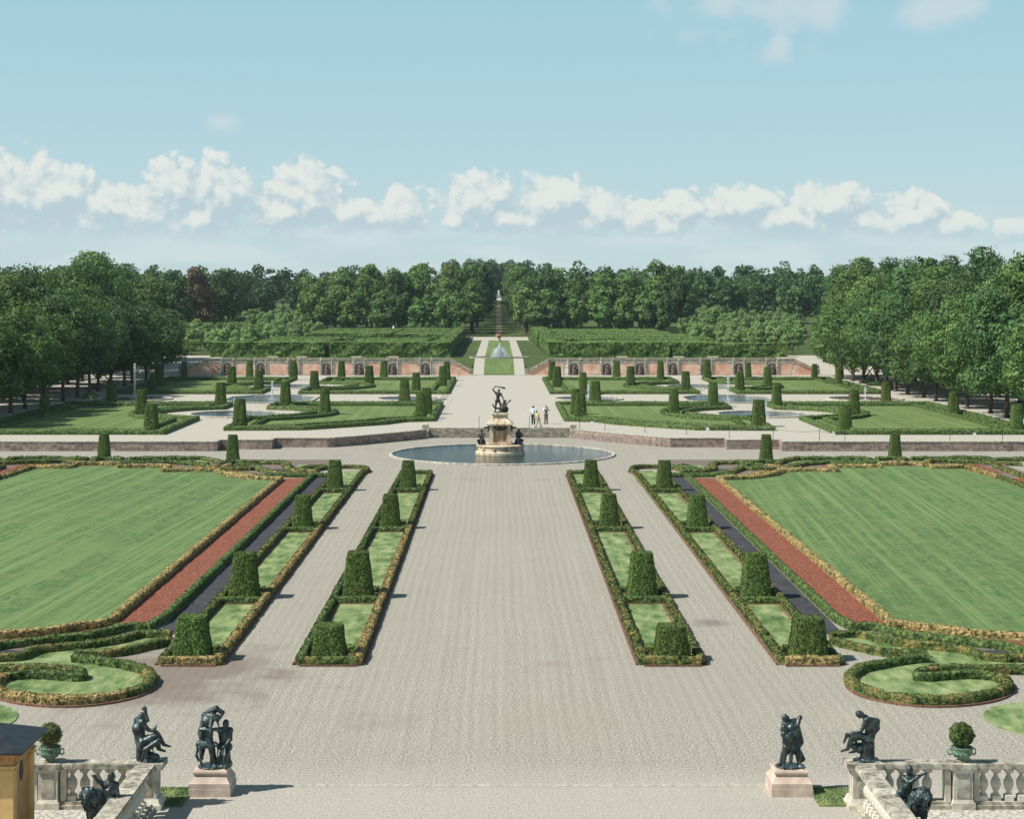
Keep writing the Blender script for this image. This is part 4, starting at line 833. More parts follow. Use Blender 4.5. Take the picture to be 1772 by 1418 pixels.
MB().sq([(.35, 0), (.35, .2), (.25, .3), (.25, 2.5), (.34, 2.6)]).build('pedestal', M['whitepaint'], t); mb = MB().cap((0, 0, 2.65), (0, 0, 2.95), .3, .22).cap((0, 0, 3.0), (0, 0, 3.25), .12, .16); soft(mb, 'head', M['whitepaint'], t, .04)

# ------------------------------------------------------------------ tall clipped hedges behind the cascades
def hedge_block(x0, x1, y0, y1, h, label, z=TZ, step=.8, per=7, leaf=.13, group='tall clipped hedges of the bosquets'):
    mb = MB(); vs = []; fs = []; idx = {}
    def vid(x, y, zz):
        k = (round(x, 2), round(y, 2), round(zz, 2))
        if k not in idx:
            idx[k] = len(vs); p = Vector((x, y, zz)); d = Vector((x-(x0+x1)/2, y-(y0+y1)/2, 0)); s = noise.noise(p*.45)*.28+noise.noise(p*1.4)*.16
            q = Vector((x, y, z+zz)); edge = abs(x-x0) < .01 or abs(x-x1) < .01 or abs(y-y0) < .01 or abs(y-y1) < .01
            if zz > 0:
                if abs(y-y0) < .01: q.y -= s
                if abs(y-y1) < .01: q.y += s
                if abs(x-x0) < .01: q.x -= s
                if abs(x-x1) < .01: q.x += s
                if zz > h-.01: q.z += noise.noise(p*.8+Vector((9, 9, 9)))*.13+noise.noise(p*.12)*.12-(.12 if edge else 0)
            vs.append(q)
        return idx[k]
    def grid(a, b, n, f):
        out = [a+(b-a)*i/n for i in range(n+1)]; return out
    nx_ = max(1, int((x1-x0)/step)); ny_ = max(1, int((y1-y0)/step)); nz_ = max(2, int(h/.6))
    X = grid(x0, x1, nx_, 0); Y = grid(y0, y1, ny_, 0); Z = grid(0, h, nz_, 0)
    for i in range(nx_):
        for j in range(ny_): fs.append((vid(X[i], Y[j], h), vid(X[i+1], Y[j], h), vid(X[i+1], Y[j+1], h), vid(X[i], Y[j+1], h)))
        for k in range(nz_):
            fs.append((vid(X[i], y0, Z[k]), vid(X[i+1], y0, Z[k]), vid(X[i+1], y0, Z[k+1]), vid(X[i], y0, Z[k+1]))); fs.append((vid(X[i+1], y1, Z[k]), vid(X[i], y1, Z[k]), vid(X[i], y1, Z[k+1]), vid(X[i+1], y1, Z[k+1])))
    for j in range(ny_):
        for k in range(nz_):
            fs.append((vid(x0, Y[j+1], Z[k]), vid(x0, Y[j], Z[k]), vid(x0, Y[j], Z[k+1]), vid(x0, Y[j+1], Z[k+1]))); fs.append((vid(x1, Y[j], Z[k]), vid(x1, Y[j+1], Z[k]), vid(x1, Y[j+1], Z[k+1]), vid(x1, Y[j], Z[k+1])))
    mb.add(vs, fs); A = np.array([tuple(v) for v in vs]); F = np.array(fs)
    def area(q): return step*step
    cnt = int(len(F)*per*step*step); i = rng.integers(0, len(F), cnt); a = rng.random((cnt, 1)); b = rng.random((cnt, 1)); Q = A[F[i]]
    c = (Q[:, 0]*(1-a)+Q[:, 1]*a)*(1-b)+(Q[:, 3]*(1-a)+Q[:, 2]*a)*b; nn = np.cross(Q[:, 1]-Q[:, 0], Q[:, 3]-Q[:, 0]); nn /= np.linalg.norm(nn, axis=1)[:, None]+1e-9
    mb.leaves(c+nn*rng.uniform(0, .10, (cnt, 1)), nn, leaf, .38)
    return tag(mb.build('tall_hedge', M['hornbeam']), label, 'hedge', group)
BL = [(-48.4, -29.3, 291, 293.2, 2.66, 'dark front wall of tall hedge, outer half, above the left cascade wall'), (-28.5, -8.1, 291, 294.2, 2.66, 'dark front wall of tall hedge, inner half, above the left cascade wall'),
 (-10.8, -8.2, 294.6, 421, 2.7, 'long tall hedge running away along the left side of the central lawn'), (-25.7, -12.6, 300, 318, 2.6, 'broad flat hedge block just behind the inner half of the left front hedge'),
 (-41.5, -29.4, 298, 327, 2.62, 'broad flat hedge block just behind the outer half of the left front hedge'), (-40.4, -22.4, 360, 412, 2.7, 'large raised hedge block at the back of the left bosquet, left of the bust'), (-21.4, -11.2, 352, 415, 2.7, 'large hedge block at the back of the left bosquet, right of the bust'),
 (29.3, 48.4, 291, 293.2, 2.55, 'dark front wall of tall hedge, outer half, above the right cascade wall'), (8.3, 28.6, 291, 294.2, 2.6, 'dark front wall of tall hedge, inner half, above the right cascade wall'),
 (8.2, 11.4, 294.6, 346, 2.75, 'bright side of tall hedge along the right of the central lawn, nearer part'), (7.8, 11.4, 352, 421, 2.85, 'bright side of tall hedge along the right of the central lawn, farther part'),
 (14.5, 24.5, 300, 313, 2.45, 'small low hedge block just behind the right front hedge, nearer the lane'), (25.6, 37, 303, 316, 2.45, 'small low hedge block just behind the right front hedge, farther from the lane'),
 (12.5, 40, 322, 337, 2.5, 'wide hedge row, third behind the front of the right bosquet'), (12.5, 38.5, 346, 361, 2.5, 'wide hedge row, fourth behind the front of the right bosquet'), (12.5, 37, 371, 386, 2.5, 'wide hedge row, fifth behind the front of the right bosquet'), (12.5, 36.5, 396, 412, 2.5, 'wide hedge row at the very back of the right bosquet')]
for (a, b, c, d, h, lab) in BL: hedge_block(a, b, c, d, h, lab, step=.8 if (b-a)*(d-c) < 400 else 1.3)
# the round yew in the hedge openings
for s in (-1, 1):
    o = hedge_block(s*28.95-.55, s*28.95+.55, 292.5, 293.6, 2.3, f'narrow clipped shrub standing in the gap of the {SIDE[s]} front hedge', step=.4, per=25, leaf=.08, group=None); o.name = 'clipped_shrub'; o['category'] = 'shrub'

# ------------------------------------------------------------------ trees
def crown_arrays(seed, rx, h, base, lobes, per, leaf, shape=1.):
    r = np.random.default_rng(seed); cz = (h+base)/2; hz = (h-base)/2; cs = []; ns = []
    cen = []
    for i in range(lobes):
        u = r.normal(0, 1, 3); u /= np.linalg.norm(u); rad = r.uniform(.42, .78)
        wz = 1-.28*max(0, u[2])*shape+.16*max(0, -u[2])
        c = np.array([u[0]*rx*rad*wz, u[1]*rx*rad*wz, cz+u[2]*hz*rad]); lr = r.uniform(.24, .38)*rx; cen.append((c, lr))
    for (c, lr) in cen:
        n = int(per*(lr/(.28*rx))**2); d = r.normal(0, 1, (n, 3)); d /= np.linalg.norm(d, axis=1)[:, None]
        out = c-np.array([0, 0, cz-hz*.4]); out /= np.linalg.norm(out)+1e-9
        keep = (d@out) > -.35; d = d[keep]; rr = lr*(r.uniform(.72, 1.08, len(d)))[:, None]
        rr = rr*(1+.22*np.sin(d[:, :1]*5+seed)*np.cos(d[:, 1:2]*6)+.12*np.sin(d[:, 2:3]*11))
        cs.append(c+d*rr*np.array([1, 1, .78])); ns.append(d)
    n = int(lobes*per*.18); d = r.normal(0, 1, (n, 3)); d /= np.linalg.norm(d, axis=1)[:, None]; cs.append(d*r.uniform(.2, .62, (n, 1))*np.array([rx, rx, hz])+np.array([0, 0, cz])); ns.append(d)
    return np.vstack(cs), np.vstack(ns), cen
def tree_proto(kind, seed, rx, h, base, lobes, per, leaf, tr, m, shape=1.):
    root = bpy.data.objects.new(kind, None); C.objects.link(root)
    c, n, cen = crown_arrays(seed, rx, h, base, lobes, per, leaf, shape); mb = MB(); mb.leaves(c, n, leaf, .42); mb.build('crown', m, root)
    mb = MB(); random.seed(seed); top = Vector((random.uniform(-.3, .3), random.uniform(-.3, .3), h*.72))
    mb.tube([(0, 0, -.1), (0, 0, .25), (.03, 0, base*.7), tuple(top*.55), tuple(top)], [tr*1.5, tr*1.05, tr*.85, tr*.6, tr*.15], 9)
    for (q, lr) in cen[::max(1, len(cen)//11)]:
        q = Vector(q); s0 = Vector((0, 0, min(q.z*.75, max(base*.8, q.z-rx*.6)))); mid = (s0+q)/2+Vector((0, 0, .25)); mb.tube([s0, mid, q], [tr*.38, tr*.25, tr*.08], 6)
    mb.build('trunk', M['bark'], root, True); return root
TP = {'big': [tree_proto('park_tree', 20+i, (5.8, 5.2, 6.3, 5.5)[i], (18, 19.2, 17.6, 16.6)[i], 1.9, 60, 330, .21, .42, M['leaf_linden']) for i in range(4)],
      'row': [tree_proto('lime_tree', 30+i, (4.6, 5.0, 4.3)[i], (12.2, 13.2, 11.6)[i], .7, 40, 290, .185, .26, M['leaf_linden']) for i in range(3)],
      'wood': [tree_proto('woodland_tree', 40+i, (5.6, 5.0, 5.9, 4.8)[i], (17, 18, 16.5, 17.5)[i], .9, 44, 120, .36, .35, M['leaf_linden']) for i in range(4)],
      'edge': [tree_proto('woodland_tree', 50+i, (3.3, 3.7, 3.0)[i], (10.5, 11.5, 9.6)[i], .6, 30, 80, .36, .2, M['leaf_linden'], 1.8) for i in range(3)],
      'young': [tree_proto('young_tree', 60+i, (1.45, 1.65, 1.3)[i], (4.3, 4.7, 3.9)[i], .25, 18, 110, .15, .06, M['leaf_young'], 1.6) for i in range(3)]}
firsts = set(); rt = random.Random(5)
def plant(kind, X, Y, sc, label, group, leafm=None, idx=None):
    pr = TP[kind]; src = pr[rt.randrange(len(pr)) if idx is None else idx]
    if src.name in firsts: o = copy_tree(src)
    else: o = src; firsts.add(src.name)
    o.location = (X, Y, terr(X, Y) if Y > 262 else UP); o.rotation_euler = (0, 0, rt.random()*6.28); o.scale = (sc*rt.uniform(.93, 1.07), sc*rt.uniform(.93, 1.07), sc)
    if leafm:
        for ch in o.children:
            if ch.name.startswith('crown'): ch.material_slots[0].link = 'OBJECT'; ch.material_slots[0].material = M[leafm]
    return tag(o, label, 'tree', group)
def od(i): return ORD[i] if i < len(ORD) else f'{["fifteenth","sixteenth","seventeenth","eighteenth","nineteenth","twentieth"][i-14]}'
for s in (-1, 1):
    S = SIDE[s]
    for i in range(16):
        plant('row', AX+s*(49.9+rt.uniform(-.3, .5)), 157+i*6.7, rt.uniform(.88, 1.08), f'slender lime tree, {od(i)} from the camera in the row bordering the {S} upper garden', 'lime trees bordering the upper garden', 'leaf_linden' if rt.random() < (.65 if s > 0 else .25) else 'leaf_dark')
    for i in range(14):
        plant('big', AX+s*(58.5+rt.uniform(-1, 1)), 156+i*9.6+rt.uniform(-1, 1), rt.uniform(.86, 1.06)*(1.0 if s > 0 else .98), f'big spreading park tree, {od(i)} from the camera in the second row {S}', 'big trees behind the lime row', rt.choice(['leaf_linden', 'leaf_dark', 'leaf_dark', 'leaf_pale' if s > 0 else 'leaf_linden']))
    for i in range(14):
        plant('big', AX+s*(71+rt.uniform(-1.5, 1.5)), 178+i*11+rt.uniform(-2, 2), rt.uniform(.9, 1.12), f'big park tree topping the others in the third row on the {S}', f'third row of big trees on the {S}', rt.choice(['leaf_linden', 'leaf_dark', 'leaf_dark']))
    for i in range(12):
        plant('big', AX+s*(86+rt.uniform(-2, 2)), 235+i*17+rt.uniform(-3, 3), rt.uniform(.9, 1.15), f'tree crown far back in the mass of park trees on the {S}', f'rear row of big trees on the {S}', rt.choice(['leaf_linden', 'leaf_dark', 'leaf_pale']) if not (s < 0 and i == 8) else 'leaf_copper')
    # wood either side of the avenue
    n = 0
    for r_, (yy, kind, st, xa, xb, sc) in enumerate([(430, 'edge', 5.4, 9.4, 44, 1.), (438, 'edge', 5.8, 7.4, 44, 1.15), (449, 'wood', 6.6, 7.0, 46, .95), (462, 'wood', 7.0, 6.8, 52, 1.03), (478, 'wood', 7.4, 6.8, 56, 1.06)]):
        x = xa
        while x < xb:
            plant(kind, AX+s*(x+rt.uniform(-1, 1)), yy+rt.uniform(-2, 2), sc*rt.uniform(.88, 1.08)*(1-.10*(x > 44)), f'{"rounded smaller tree along the front edge" if kind == "edge" else "tall leafy tree"} of the wood on the {S} of the avenue', f'{"edge trees" if kind == "edge" else "tall trees"} of the wood {S} of the avenue', rt.choice(['leaf_linden', 'leaf_pale', 'leaf_linden', 'leaf_dark'])); x += st
    for i in range(20):
        plant('wood', AX+s*(6.3+rt.uniform(-.4, .4)), 494+i*12.6, rt.uniform(.93, 1.06), f'avenue tree on the {S} of the long lane rising to the monument', f'trees lining the {S} of the avenue', rt.choice(['leaf_linden', 'leaf_dark']))
for i, (x, y) in enumerate([(-4, 782), (4.5, 784), (-13, 775), (13, 778), (-22, 790), (22, 790), (0, 806), (-10, 812), (10, 812)]):
    plant('wood', x, y, 1.05+.12*rt.random(), 'dark bluish tree closing the far end of the avenue behind the monument', 'trees closing the avenue', 'leaf_dark')
# single trees that stand out
plant('wood', (340-VX)*430/FP, 430, 1.08, 'copper brown leaved tree rising at the left of the young plantation', None, 'leaf_copper')
plant('wood', (382-VX)*440/FP, 440, 1.10, 'tall dark tree just right of the copper brown tree', None, 'leaf_dark')
plant('wood', (300-VX)*410/FP, 410, 1.0, 'dark tree just left of the copper brown tree', None, 'leaf_dark')
plant('wood', (1640-VX)*250/FP, 262, 1.12, 'tall round topped tree rising above the right hand trees near the frame edge', None, 'leaf_dark')
# young plantation
cnt = {-1: 0, 1: 0}
for s in (-1, 1):
    y = 300
    while y < 590:
        pa, pb = (575, 318) if s < 0 else (1178, 1390)
        xa, xb = sorted((abs((pa-VX)*y/FP), abs((pb-VX)*y/FP))); xa = max(xa, 42.5 if y < 425 else 50)
        x = xa+rt.uniform(0, 3)
        while x < xb and cnt[s] < 148:
            plant('young', s*(x+rt.uniform(-.5, .5)), y+rt.uniform(-1, 1), rt.uniform(.85, 1.2), f'young light green tree in the plantation {"left" if s < 0 else "right"} of the hedges', f'young trees of the {SIDE[s]} plantation', None); cnt[s] += 1; x += 4.9
        y += 7.5 if y < 330 else 10
# far wood: crowns that merge into one mass
for s in (-1, 1):
    mb = MB(); k = 0
    for yy, st, xa, xb, hh in ((505, 8, 60, 100, 14), (560, 8, 58, 120, 14.5), (600, 8, 30, 215, 15), (650, 9, 20, 240, 16), (715, 9, 16, 275, 16.5)):
        x = xa
        while x < xb:
            if not (yy < 560 and (x < 62)):
                h = hh*rt.uniform(.82, 1.15); X = s*(x+rt.uniform(-2, 2)); c, n, _ = crown_arrays(100+k % 9, rt.uniform(4.8, 6.4), h, .2, 22, 42, .62)
                an = rt.random()*6.28; ca, sa = math.cos(an), math.sin(an); c2 = np.column_stack([c[:, 0]*ca-c[:, 1]*sa+X, c[:, 0]*sa+c[:, 1]*ca+yy, c[:, 2]+terr(X, yy)]); mb.leaves(c2, n, .6, .55)
            k += 1; x += st
    o = tag(mb.build('far_wood', M['leaf_dark']), f'distant wood closing the horizon on the {SIDE[s]}', 'wood', kind='stuff')
for pl_ in PROT.values():
    for p_ in pl_:
        if p_.name not in used: bpy.data.objects.remove(p_)
for k, prs in TP.items():
    for p_ in prs:
        if p_.name not in firsts:
            for ch in list(p_.children): bpy.data.objects.remove(ch)
            bpy.data.objects.remove(p_)
# bushes under the row trees
for i, (px, y) in enumerate([(168, 673), (505-350, 690), (1515, 668), (1500, 664), (1540, 676)]):
    X, D = P(px, y, UP); mb = MB(); n = 900; d = rng.normal(0, 1, (n, 3)); d /= np.linalg.norm(d, axis=1)[:, None]; d[:, 2] = abs(d[:, 2]); mb.leaves(d*np.array([1.1, .9, .75])*rng.uniform(.6, 1.05, (n, 1)), d, .1, .6)
    o = mb.build('bush', M['leaf_young' if i < 2 else 'leaf_dark']); o.location = (X, D, UP); tag(o, ['bright low bush at the foot of the trees, left', 'second bright bush among the left tree trunks', 'low dark bush under the right lime row, middle of three', 'low dark bush under the right lime row, farthest of three', 'low dark bush under the right lime row, nearest of three'][i], 'bush')

# ------------------------------------------------------------------ balustrades in the foreground
BZ = 1.12
def baluster_mesh():
    mb = MB(); mb.sq([(.105, 0), (.105, .13), (.08, .15)]); mb.lathe([(.06, .15), (.075, .19), (.05, .22), (.10, .30), (.128, .40), (.118, .50), (.06, .60), (.048, .66), (.075, .69), (.055, .71)], 14); mb.sq([(.085, .71), (.105, .74), (.105, .80)]); return mb
proto_bal = None
def balustrade(name, loc, rz, length, piers, label, skip0=.3, stepb=.317):
    """runs along local +x; base z 0, top BZ; piers: list of centre positions"""
    global proto_bal
    t = thing(name, loc, label, 'balustrade', None, rz)
    MB().box(0, length, -.24, .24, 0, .10).box(.01, length-.01, -.17, .17, .102, .17).build('base', M['stonetop'], t)
    MB().box(0, length, -.16, .16, .966, 1.0).box(0, length, -.25, .25, 1.002, BZ-.03).box(.002, length-.002, -.235, .235, BZ-.03, BZ).build('hand_rail', M['stonetop'], t)
    for p in piers:
        w_ = .29; MB().box(p-w_, p+w_, -.28, .28, .0, .16, 0).box(p-.27, p+.27, -.26, .26, .162, .24, .03).box(p-.24, p+.24, -.23, .23, .242, .93).box(p-.28, p+.28, -.27, .27, .932, .99).build('pier', M['whitestone'], t)
        MB().box(p-.16, p+.16, -.246, -.232, .30, .86).build('pier_panel', M['sandstone'], t)
        MB().box(p-.32, p+.32, -.31, .31, .992, BZ+.012, 0).build('pier_cap', M['stonetop'], t)
        for q in (-1, 1): MB().box(p+q*.36-.07, p+q*.36+.07, -.14, .14, .172, .964).build('half_pilaster', M['whitestone'], t)
    x = skip0
    while x < length-.12:
        if all(abs(x-p) > .54 for p in piers):
            if proto_bal is None: proto_bal = baluster_mesh().build('baluster', M['whitestone'], t); b = proto_bal
            else: b = proto_bal.copy(); C.objects.link(b); b.parent = t; b.name = 'baluster'
            b.location = (x, 0, .172); b.scale = (1, 1, .99); x += stepb
        else: x += .02
    return t
YB = 43.2
# rear runs (parallel to the palace)
balustrade('stone_balustrade', (9.42, YB, 0), 0, 9.0, [2.1, 6.6], 'weathered stone balustrade running off the right edge under the potted ball tree', .30)
balustrade('stone_balustrade', (-18.2, YB, 0), 0, 9.15, [2.9, 7.02], 'weathered stone balustrade behind the ochre sentry box on the left', .05)
# flanking runs coming toward the camera
balustrade('stone_balustrade', (9.06, YB-.30, 0), R(-90), 7.5, [], 'stone balustrade running toward the camera below the seated bronze figure on the right', .42)
balustrade('stone_balustrade', (-8.76, YB-.30, 0), R(-90), 7.5, [], 'stone balustrade running toward the camera below the seated bronze figure on the left', .42)
for s in (-1, 1):
    x = 9.06 if s > 0 else -8.76
    p = thing('corner_pier', (x, YB+.02, 0), f'stone corner pier of the balustrade under the seated bronze figure on the {SIDE[s]}', 'pier')
    MB().box(-.40, .40, -.36, .34, 0, .12).box(-.37, .37, -.33, .33, .122, .26, .05).box(-.28, .28, -.27, .27, .262, .95).box(-.32, .32, -.31, .31, .952, 1.0).build('shaft', M['whitestone'], p)
    MB().box(-.16, .16, -.284, -.268, .34, .86).box(-.295, -.278, -.15, .15, .34, .86).box(.278, .295, -.15, .15, .34, .86).build('panel', M['sandstone'], p)
    MB().box(-.44, .44, -.36, .36, 1.002, BZ+.03).build('cap', M['stonetop'], p)
# urns with ball trees
def urn(x, y, z, S, k=1.):
    u = thing('garden_urn', (x, y, z), f'green patinated urn with scroll handles on the {S} balustrade pier', 'urn', 'urns on the balustrades')
    mb = MB(); mb.lathe([(.16, 0), (.16, .03), (.11, .05), (.10, .08), (.18, .11), (.235, .18), (.25, .26), (.245, .33), (.265, .35), (.275, .37), (.25, .375), (.235, .34), (.05, .33)], 28); mb.build('bowl', M['verdigris'], u, True)
    MB().lathe([(.15, -.005), (.17, .02), (.15, .035)], 20).build('foot', M['terracotta'], u)
    for q in (-1, 1):
        mb = MB(); mb.tube([(q*.23, 0, .20), (q*.31, 0, .17), (q*.35, 0, .23), (q*.34, 0, .30), (q*.29, 0, .33), (q*.25, 0, .29), (q*.28, 0, .26)], [.022, .022, .02, .02, .02, .018, .012], 7); mb.build('handle', M['verdigris'], u, True)
    mb = MB()
    for i in range(16):
        a = i*math.pi/8; mb.cap((.245*math.cos(a), .245*math.sin(a), .24+.02*(i % 2)), (.25*math.cos(a+.12), .25*math.sin(a+.12), .22), .018, .02, 6)
    mb.build('relief', M['verdigris'], u, True)
    b = thing('ball_topiary', (x, y, z+.34), f'round clipped ball tree {"thick and dark" if S == "right" else "loose and bronzed"} growing in the {S} urn', 'topiary', 'ball trees in the urns')
    mb = MB(); n = 5200 if S == 'right' else 3600; d = rng.normal(0, 1, (n, 3)); d /= np.linalg.norm(d, axis=1)[:, None]; rr = .30*rng.uniform(.80 if S == 'right' else .6, 1.04, (n, 1))*(1+.07*np.sin(d[:, :1]*9)*np.cos(d[:, 2:3]*8))
    mb.leaves(d*rr+np.array([0, 0, .33]), d, .022, .7); mb.lathe([(.02, .1), (.18, .17), (.235, .30), (.22, .44), (.1, .54), (.02, .56)], 14)
    mb.build('crown', M['box_mixed'] if S == 'left' else M['box'], b); mb = MB(); mb.tube([(0, 0, -.05), (.01, 0, .1), (0, 0, .3)], [.03, .022, .02], 7)
    for i in range(6): a = i*1.05; mb.tube([(0, 0, .02), (.07*math.cos(a), .07*math.sin(a), .14), (.16*math.cos(a), .16*math.sin(a), .26)], [.014, .011, .006], 5)
    mb.build('trunk', M['bark'], b)
urn(9.42+2.1+.02, YB, BZ+.012, 'right'); urn(-18.2+7.02, YB, BZ+.012, 'left')

# ------------------------------------------------------------------ pedestals and bronze statues in the foreground
for s in (-1, 1):
    x = -7.35 if s < 0 else 7.46
    p = thing('statue_pedestal', (x, 44.55, 0), f'pink stone pedestal with a moulded cap under the {SIDE[s]} standing bronze group', 'pedestal', 'pink pedestals at the garden front')
    MB().sq([(.53, 0), (.53, .19)]).build('base_block', M['pinkstone'], p); MB().sq([(.515, .192), (.515, .33), (.50, .345), (.42, .47), (.40, .50)]).build('battered_block', M['pinkstone'], p)
    MB().sq([(.41, .502), (.41, .54), (.435, .56), (.435, .60), (.415, .635)]).build('cap', M['pinkstone'], p)
def rockbase(mb, rx, ry, h=.05): mb.lathe([(rx, 0), (rx*1.02, h*.5), (rx*.95, h)], 18, sy=ry/rx)
# left standing group
mb = MB(); rockbase(mb, .38, .34)
human(mb, dict(pelvis=(-.20, .02, .88), chest=(-.14, -.02, 1.14), neck=(-.02, -.06, 1.33), head=(.10, -.12, 1.30), shL=(.02, -.10, 1.30), elL=(-.02, -.25, 1.08), haL=(.0, -.28, 1.0), shR=(-.20, .04, 1.30), elR=(-.30, -.12, .98), haR=(-.06, -.22, 1.0),
    hipL=(-.12, 0, .86), knL=(-.02, -.14, .50), ftL=(.06, -.10, .07), hipR=(-.26, .05, .86), knR=(-.28, .16, .48), ftR=(-.34, .30, .12), tL=(.4, -1, 0), tR=(-.5, .5, -.3), face=(.4, -.7, -.7)), 1., .11, True, 1.18)
mb.cap((-.1, 0, 1.38), (.10, -.05, 1.50), .10, .09).cap((.08, -.05, 1.50), (.28, -.10, 1.42), .07, .055).cap((.28, -.10, 1.42), (.16, -.14, 1.22), .055, .04).tube([(.14, -.15, 1.20), (.18, -.15, 1.1), (.19, -.14, .98)], [.03, .022, .018])
human(mb, dict(pelvis=(.30, .02, .52), chest=(.31, 0, .80), neck=(.32, -.02, .99), head=(.34, -.03, 1.10), shL=(.44, 0, .93), elL=(.47, -.08, .72), haL=(.36, -.2, .60), shR=(.20, 0, .93), elR=(.10, -.05, .97), haR=(.0, -.12, .99),
    hipL=(.38, .02, .50), knL=(.36, -.22, .34), ftL=(.36, -.14, .06), hipR=(.23, .02, .5), knR=(.20, -.15, .30), ftR=(.16, -.05, .06), face=(-.5, -1, 0)), 1., .10, True, 1.12)
mb.cap((-.34, .05, .56), (-.05, .02, .56), .115, .10).cap((-.05, .02, .56), (.10, -.06, .58), .09, .06).cap((.06, -.08, .60), (.14, -.14, .58), .055, .03).tube([(.08, -.05, .62), (.09, -.05, .68), (.14, -.07, .66)], [.014, .012, .006])
for a, b in (((-.38, .05, .50), (-.42, .02, .28)), ((-.42, .02, .28), (-.36, 0, .16)), ((-.32, -.04, .50), (-.28, -.08, .05)), ((-.04, 0, .5), (-.06, .1, .05)), ((.02, 0, .5), (.08, .06, .05))): mb.cap(a, b, .045, .028)
mb.cap((.28, .05, .08), (.30, .06, .46), .20, .13).cap((.12, .1, .06), (.42, .0, .08), .12, .1)
t = thing('bronze_sculpture', (-7.35, 44.55, .635), 'green bronze group of two figures with an animal on the left pink pedestal', 'sculpture', 'standing bronze groups'); soft(mb, 'figure_group', M['bronze'], t, .014)
# right standing group
mb = MB(); rockbase(mb, .36, .32)
human(mb, dict(pelvis=(.05, 0, .66), chest=(.05, -.02, .98), neck=(.0, -.03, 1.14), head=(-.09, -.06, 1.25), shL=(.20, -.02, 1.16), elL=(.28, -.05, 1.28), haL=(.22, -.12, 1.16), shR=(-.10, -.03, 1.10), elR=(-.20, -.10, .98), haR=(-.04, -.2, .92),
    hipL=(.15, 0, .64), knL=(.22, -.10, .38), ftL=(.24, -.14, .07), hipR=(-.04, 0, .62), knR=(-.12, -.04, .40), ftR=(-.22, -.02, .07), tL=(.6, -1, 0), tR=(-.8, -.6, 0), face=(-.5, -1, -.3)), 1., .11, True, 1.2)
human(mb, dict(pelvis=(-.02, -.16, .55), chest=(-.05, -.18, .80), neck=(-.10, -.18, .95), head=(-.14, -.20, 1.02), shL=(.08, -.18, .90), elL=(.16, -.14, .75), haL=(.18, -.1, .62), shR=(-.18, -.18, .88), elR=(-.16, -.24, .70), haR=(-.08, -.26, .6),
    hipL=(.04, -.14, .52), knL=(.02, -.20, .34), ftL=(.02, -.16, .06), hipR=(-.1, -.14, .52), knR=(-.14, -.20, .32), ftR=(-.18, -.16, .06), face=(-.6, -1, .2)), 1., .085, False, .82)
mb.cap((.20, .06, 1.0), (.28, .08, .62), .10, .12).cap((.28, .08, .62), (.30, .08, .48), .10, .03).cap((.28, .04, .36), (.38, .02, .18), .07, .05).cap((.38, .02, .18), (.28, .02, .1), .05, .04)
for i in range(5): mb.cap((-.1+i*.07, -.05, .55), (-.12+i*.08, -.08, .36), .07, .035)
t = thing('bronze_sculpture', (7.46, 44.55, .635), 'green bronze group of twisting wrestling figures on the right pink pedestal', 'sculpture', 'standing bronze groups'); soft(mb, 'figure_group', M['bronze'], t, .014)
# left seated figure on the corner pier
mb = MB(); rockbase(mb, .30, .26, .04)
human(mb, dict(pelvis=(-.24, 0, .48), chest=(-.29, -.02, .80), neck=(-.27, -.02, 1.00), head=(-.22, -.04, 1.10), shL=(-.18, -.12, .98), elL=(-.03, -.16, .82), haL=(.12, -.16, .77), shR=(-.33, .06, 1.0), elR=(-.06, -.06, 1.02), haR=(-.10, -.08, 1.24),
    hipL=(-.16, -.10, .48), knL=(.20, -.12, .68), ftL=(.36, -.08, .42), hipR=(-.20, .08, .50), knR=(.16, .10, .58), ftR=(.20, .10, .26), tL=(1, -.2, -.1), tR=(1, 0, -.2), face=(.9, -.3, .5)), 1., .105, True, 1.12)
mb.cap((-.11, -.08, 1.28), (-.16, -.10, 1.35), .045, .03).cap((-.17, -.10, 1.33), (-.12, -.10, 1.44), .022, .007).cap((-.14, -.1, 1.3), (-.22, -.1, 1.33), .02, .01)
mb.cap((.12, -.16, .80), (.20, -.17, .94), .06, .015).cap((-.22, 0, .40), (-.24, 0, .06), .14, .12).cap((-.06, .0, .12), (.16, 0, .10), .14, .08)
mb.cap((.20, -.20, .52), (-.08, -.22, .32), .06, .085).cap((.22, -.2, .54), (.28, -.2, .56), .05, .03).cap((-.10, -.22, .30), (-.18, -.2, .06), .045, .025).cap((-.06, -.24, .28), (-.02, -.24, .06), .04, .022).cap((.14, -.2, .44), (.24, -.2, .34), .03, .02).cap((.24, -.2, .34), (.32, -.2, .3), .02, .015).cap((.1, -.2, .42), (.12, -.2, .1), .02, .015)
t = thing('bronze_sculpture', (-8.68, YB+.0, BZ+.03), 'dark bronze seated figure with raised arm and hound on the left balustrade corner', 'sculpture', 'seated bronze figures'); soft(mb, 'figure', M['bronze'], t, .014)
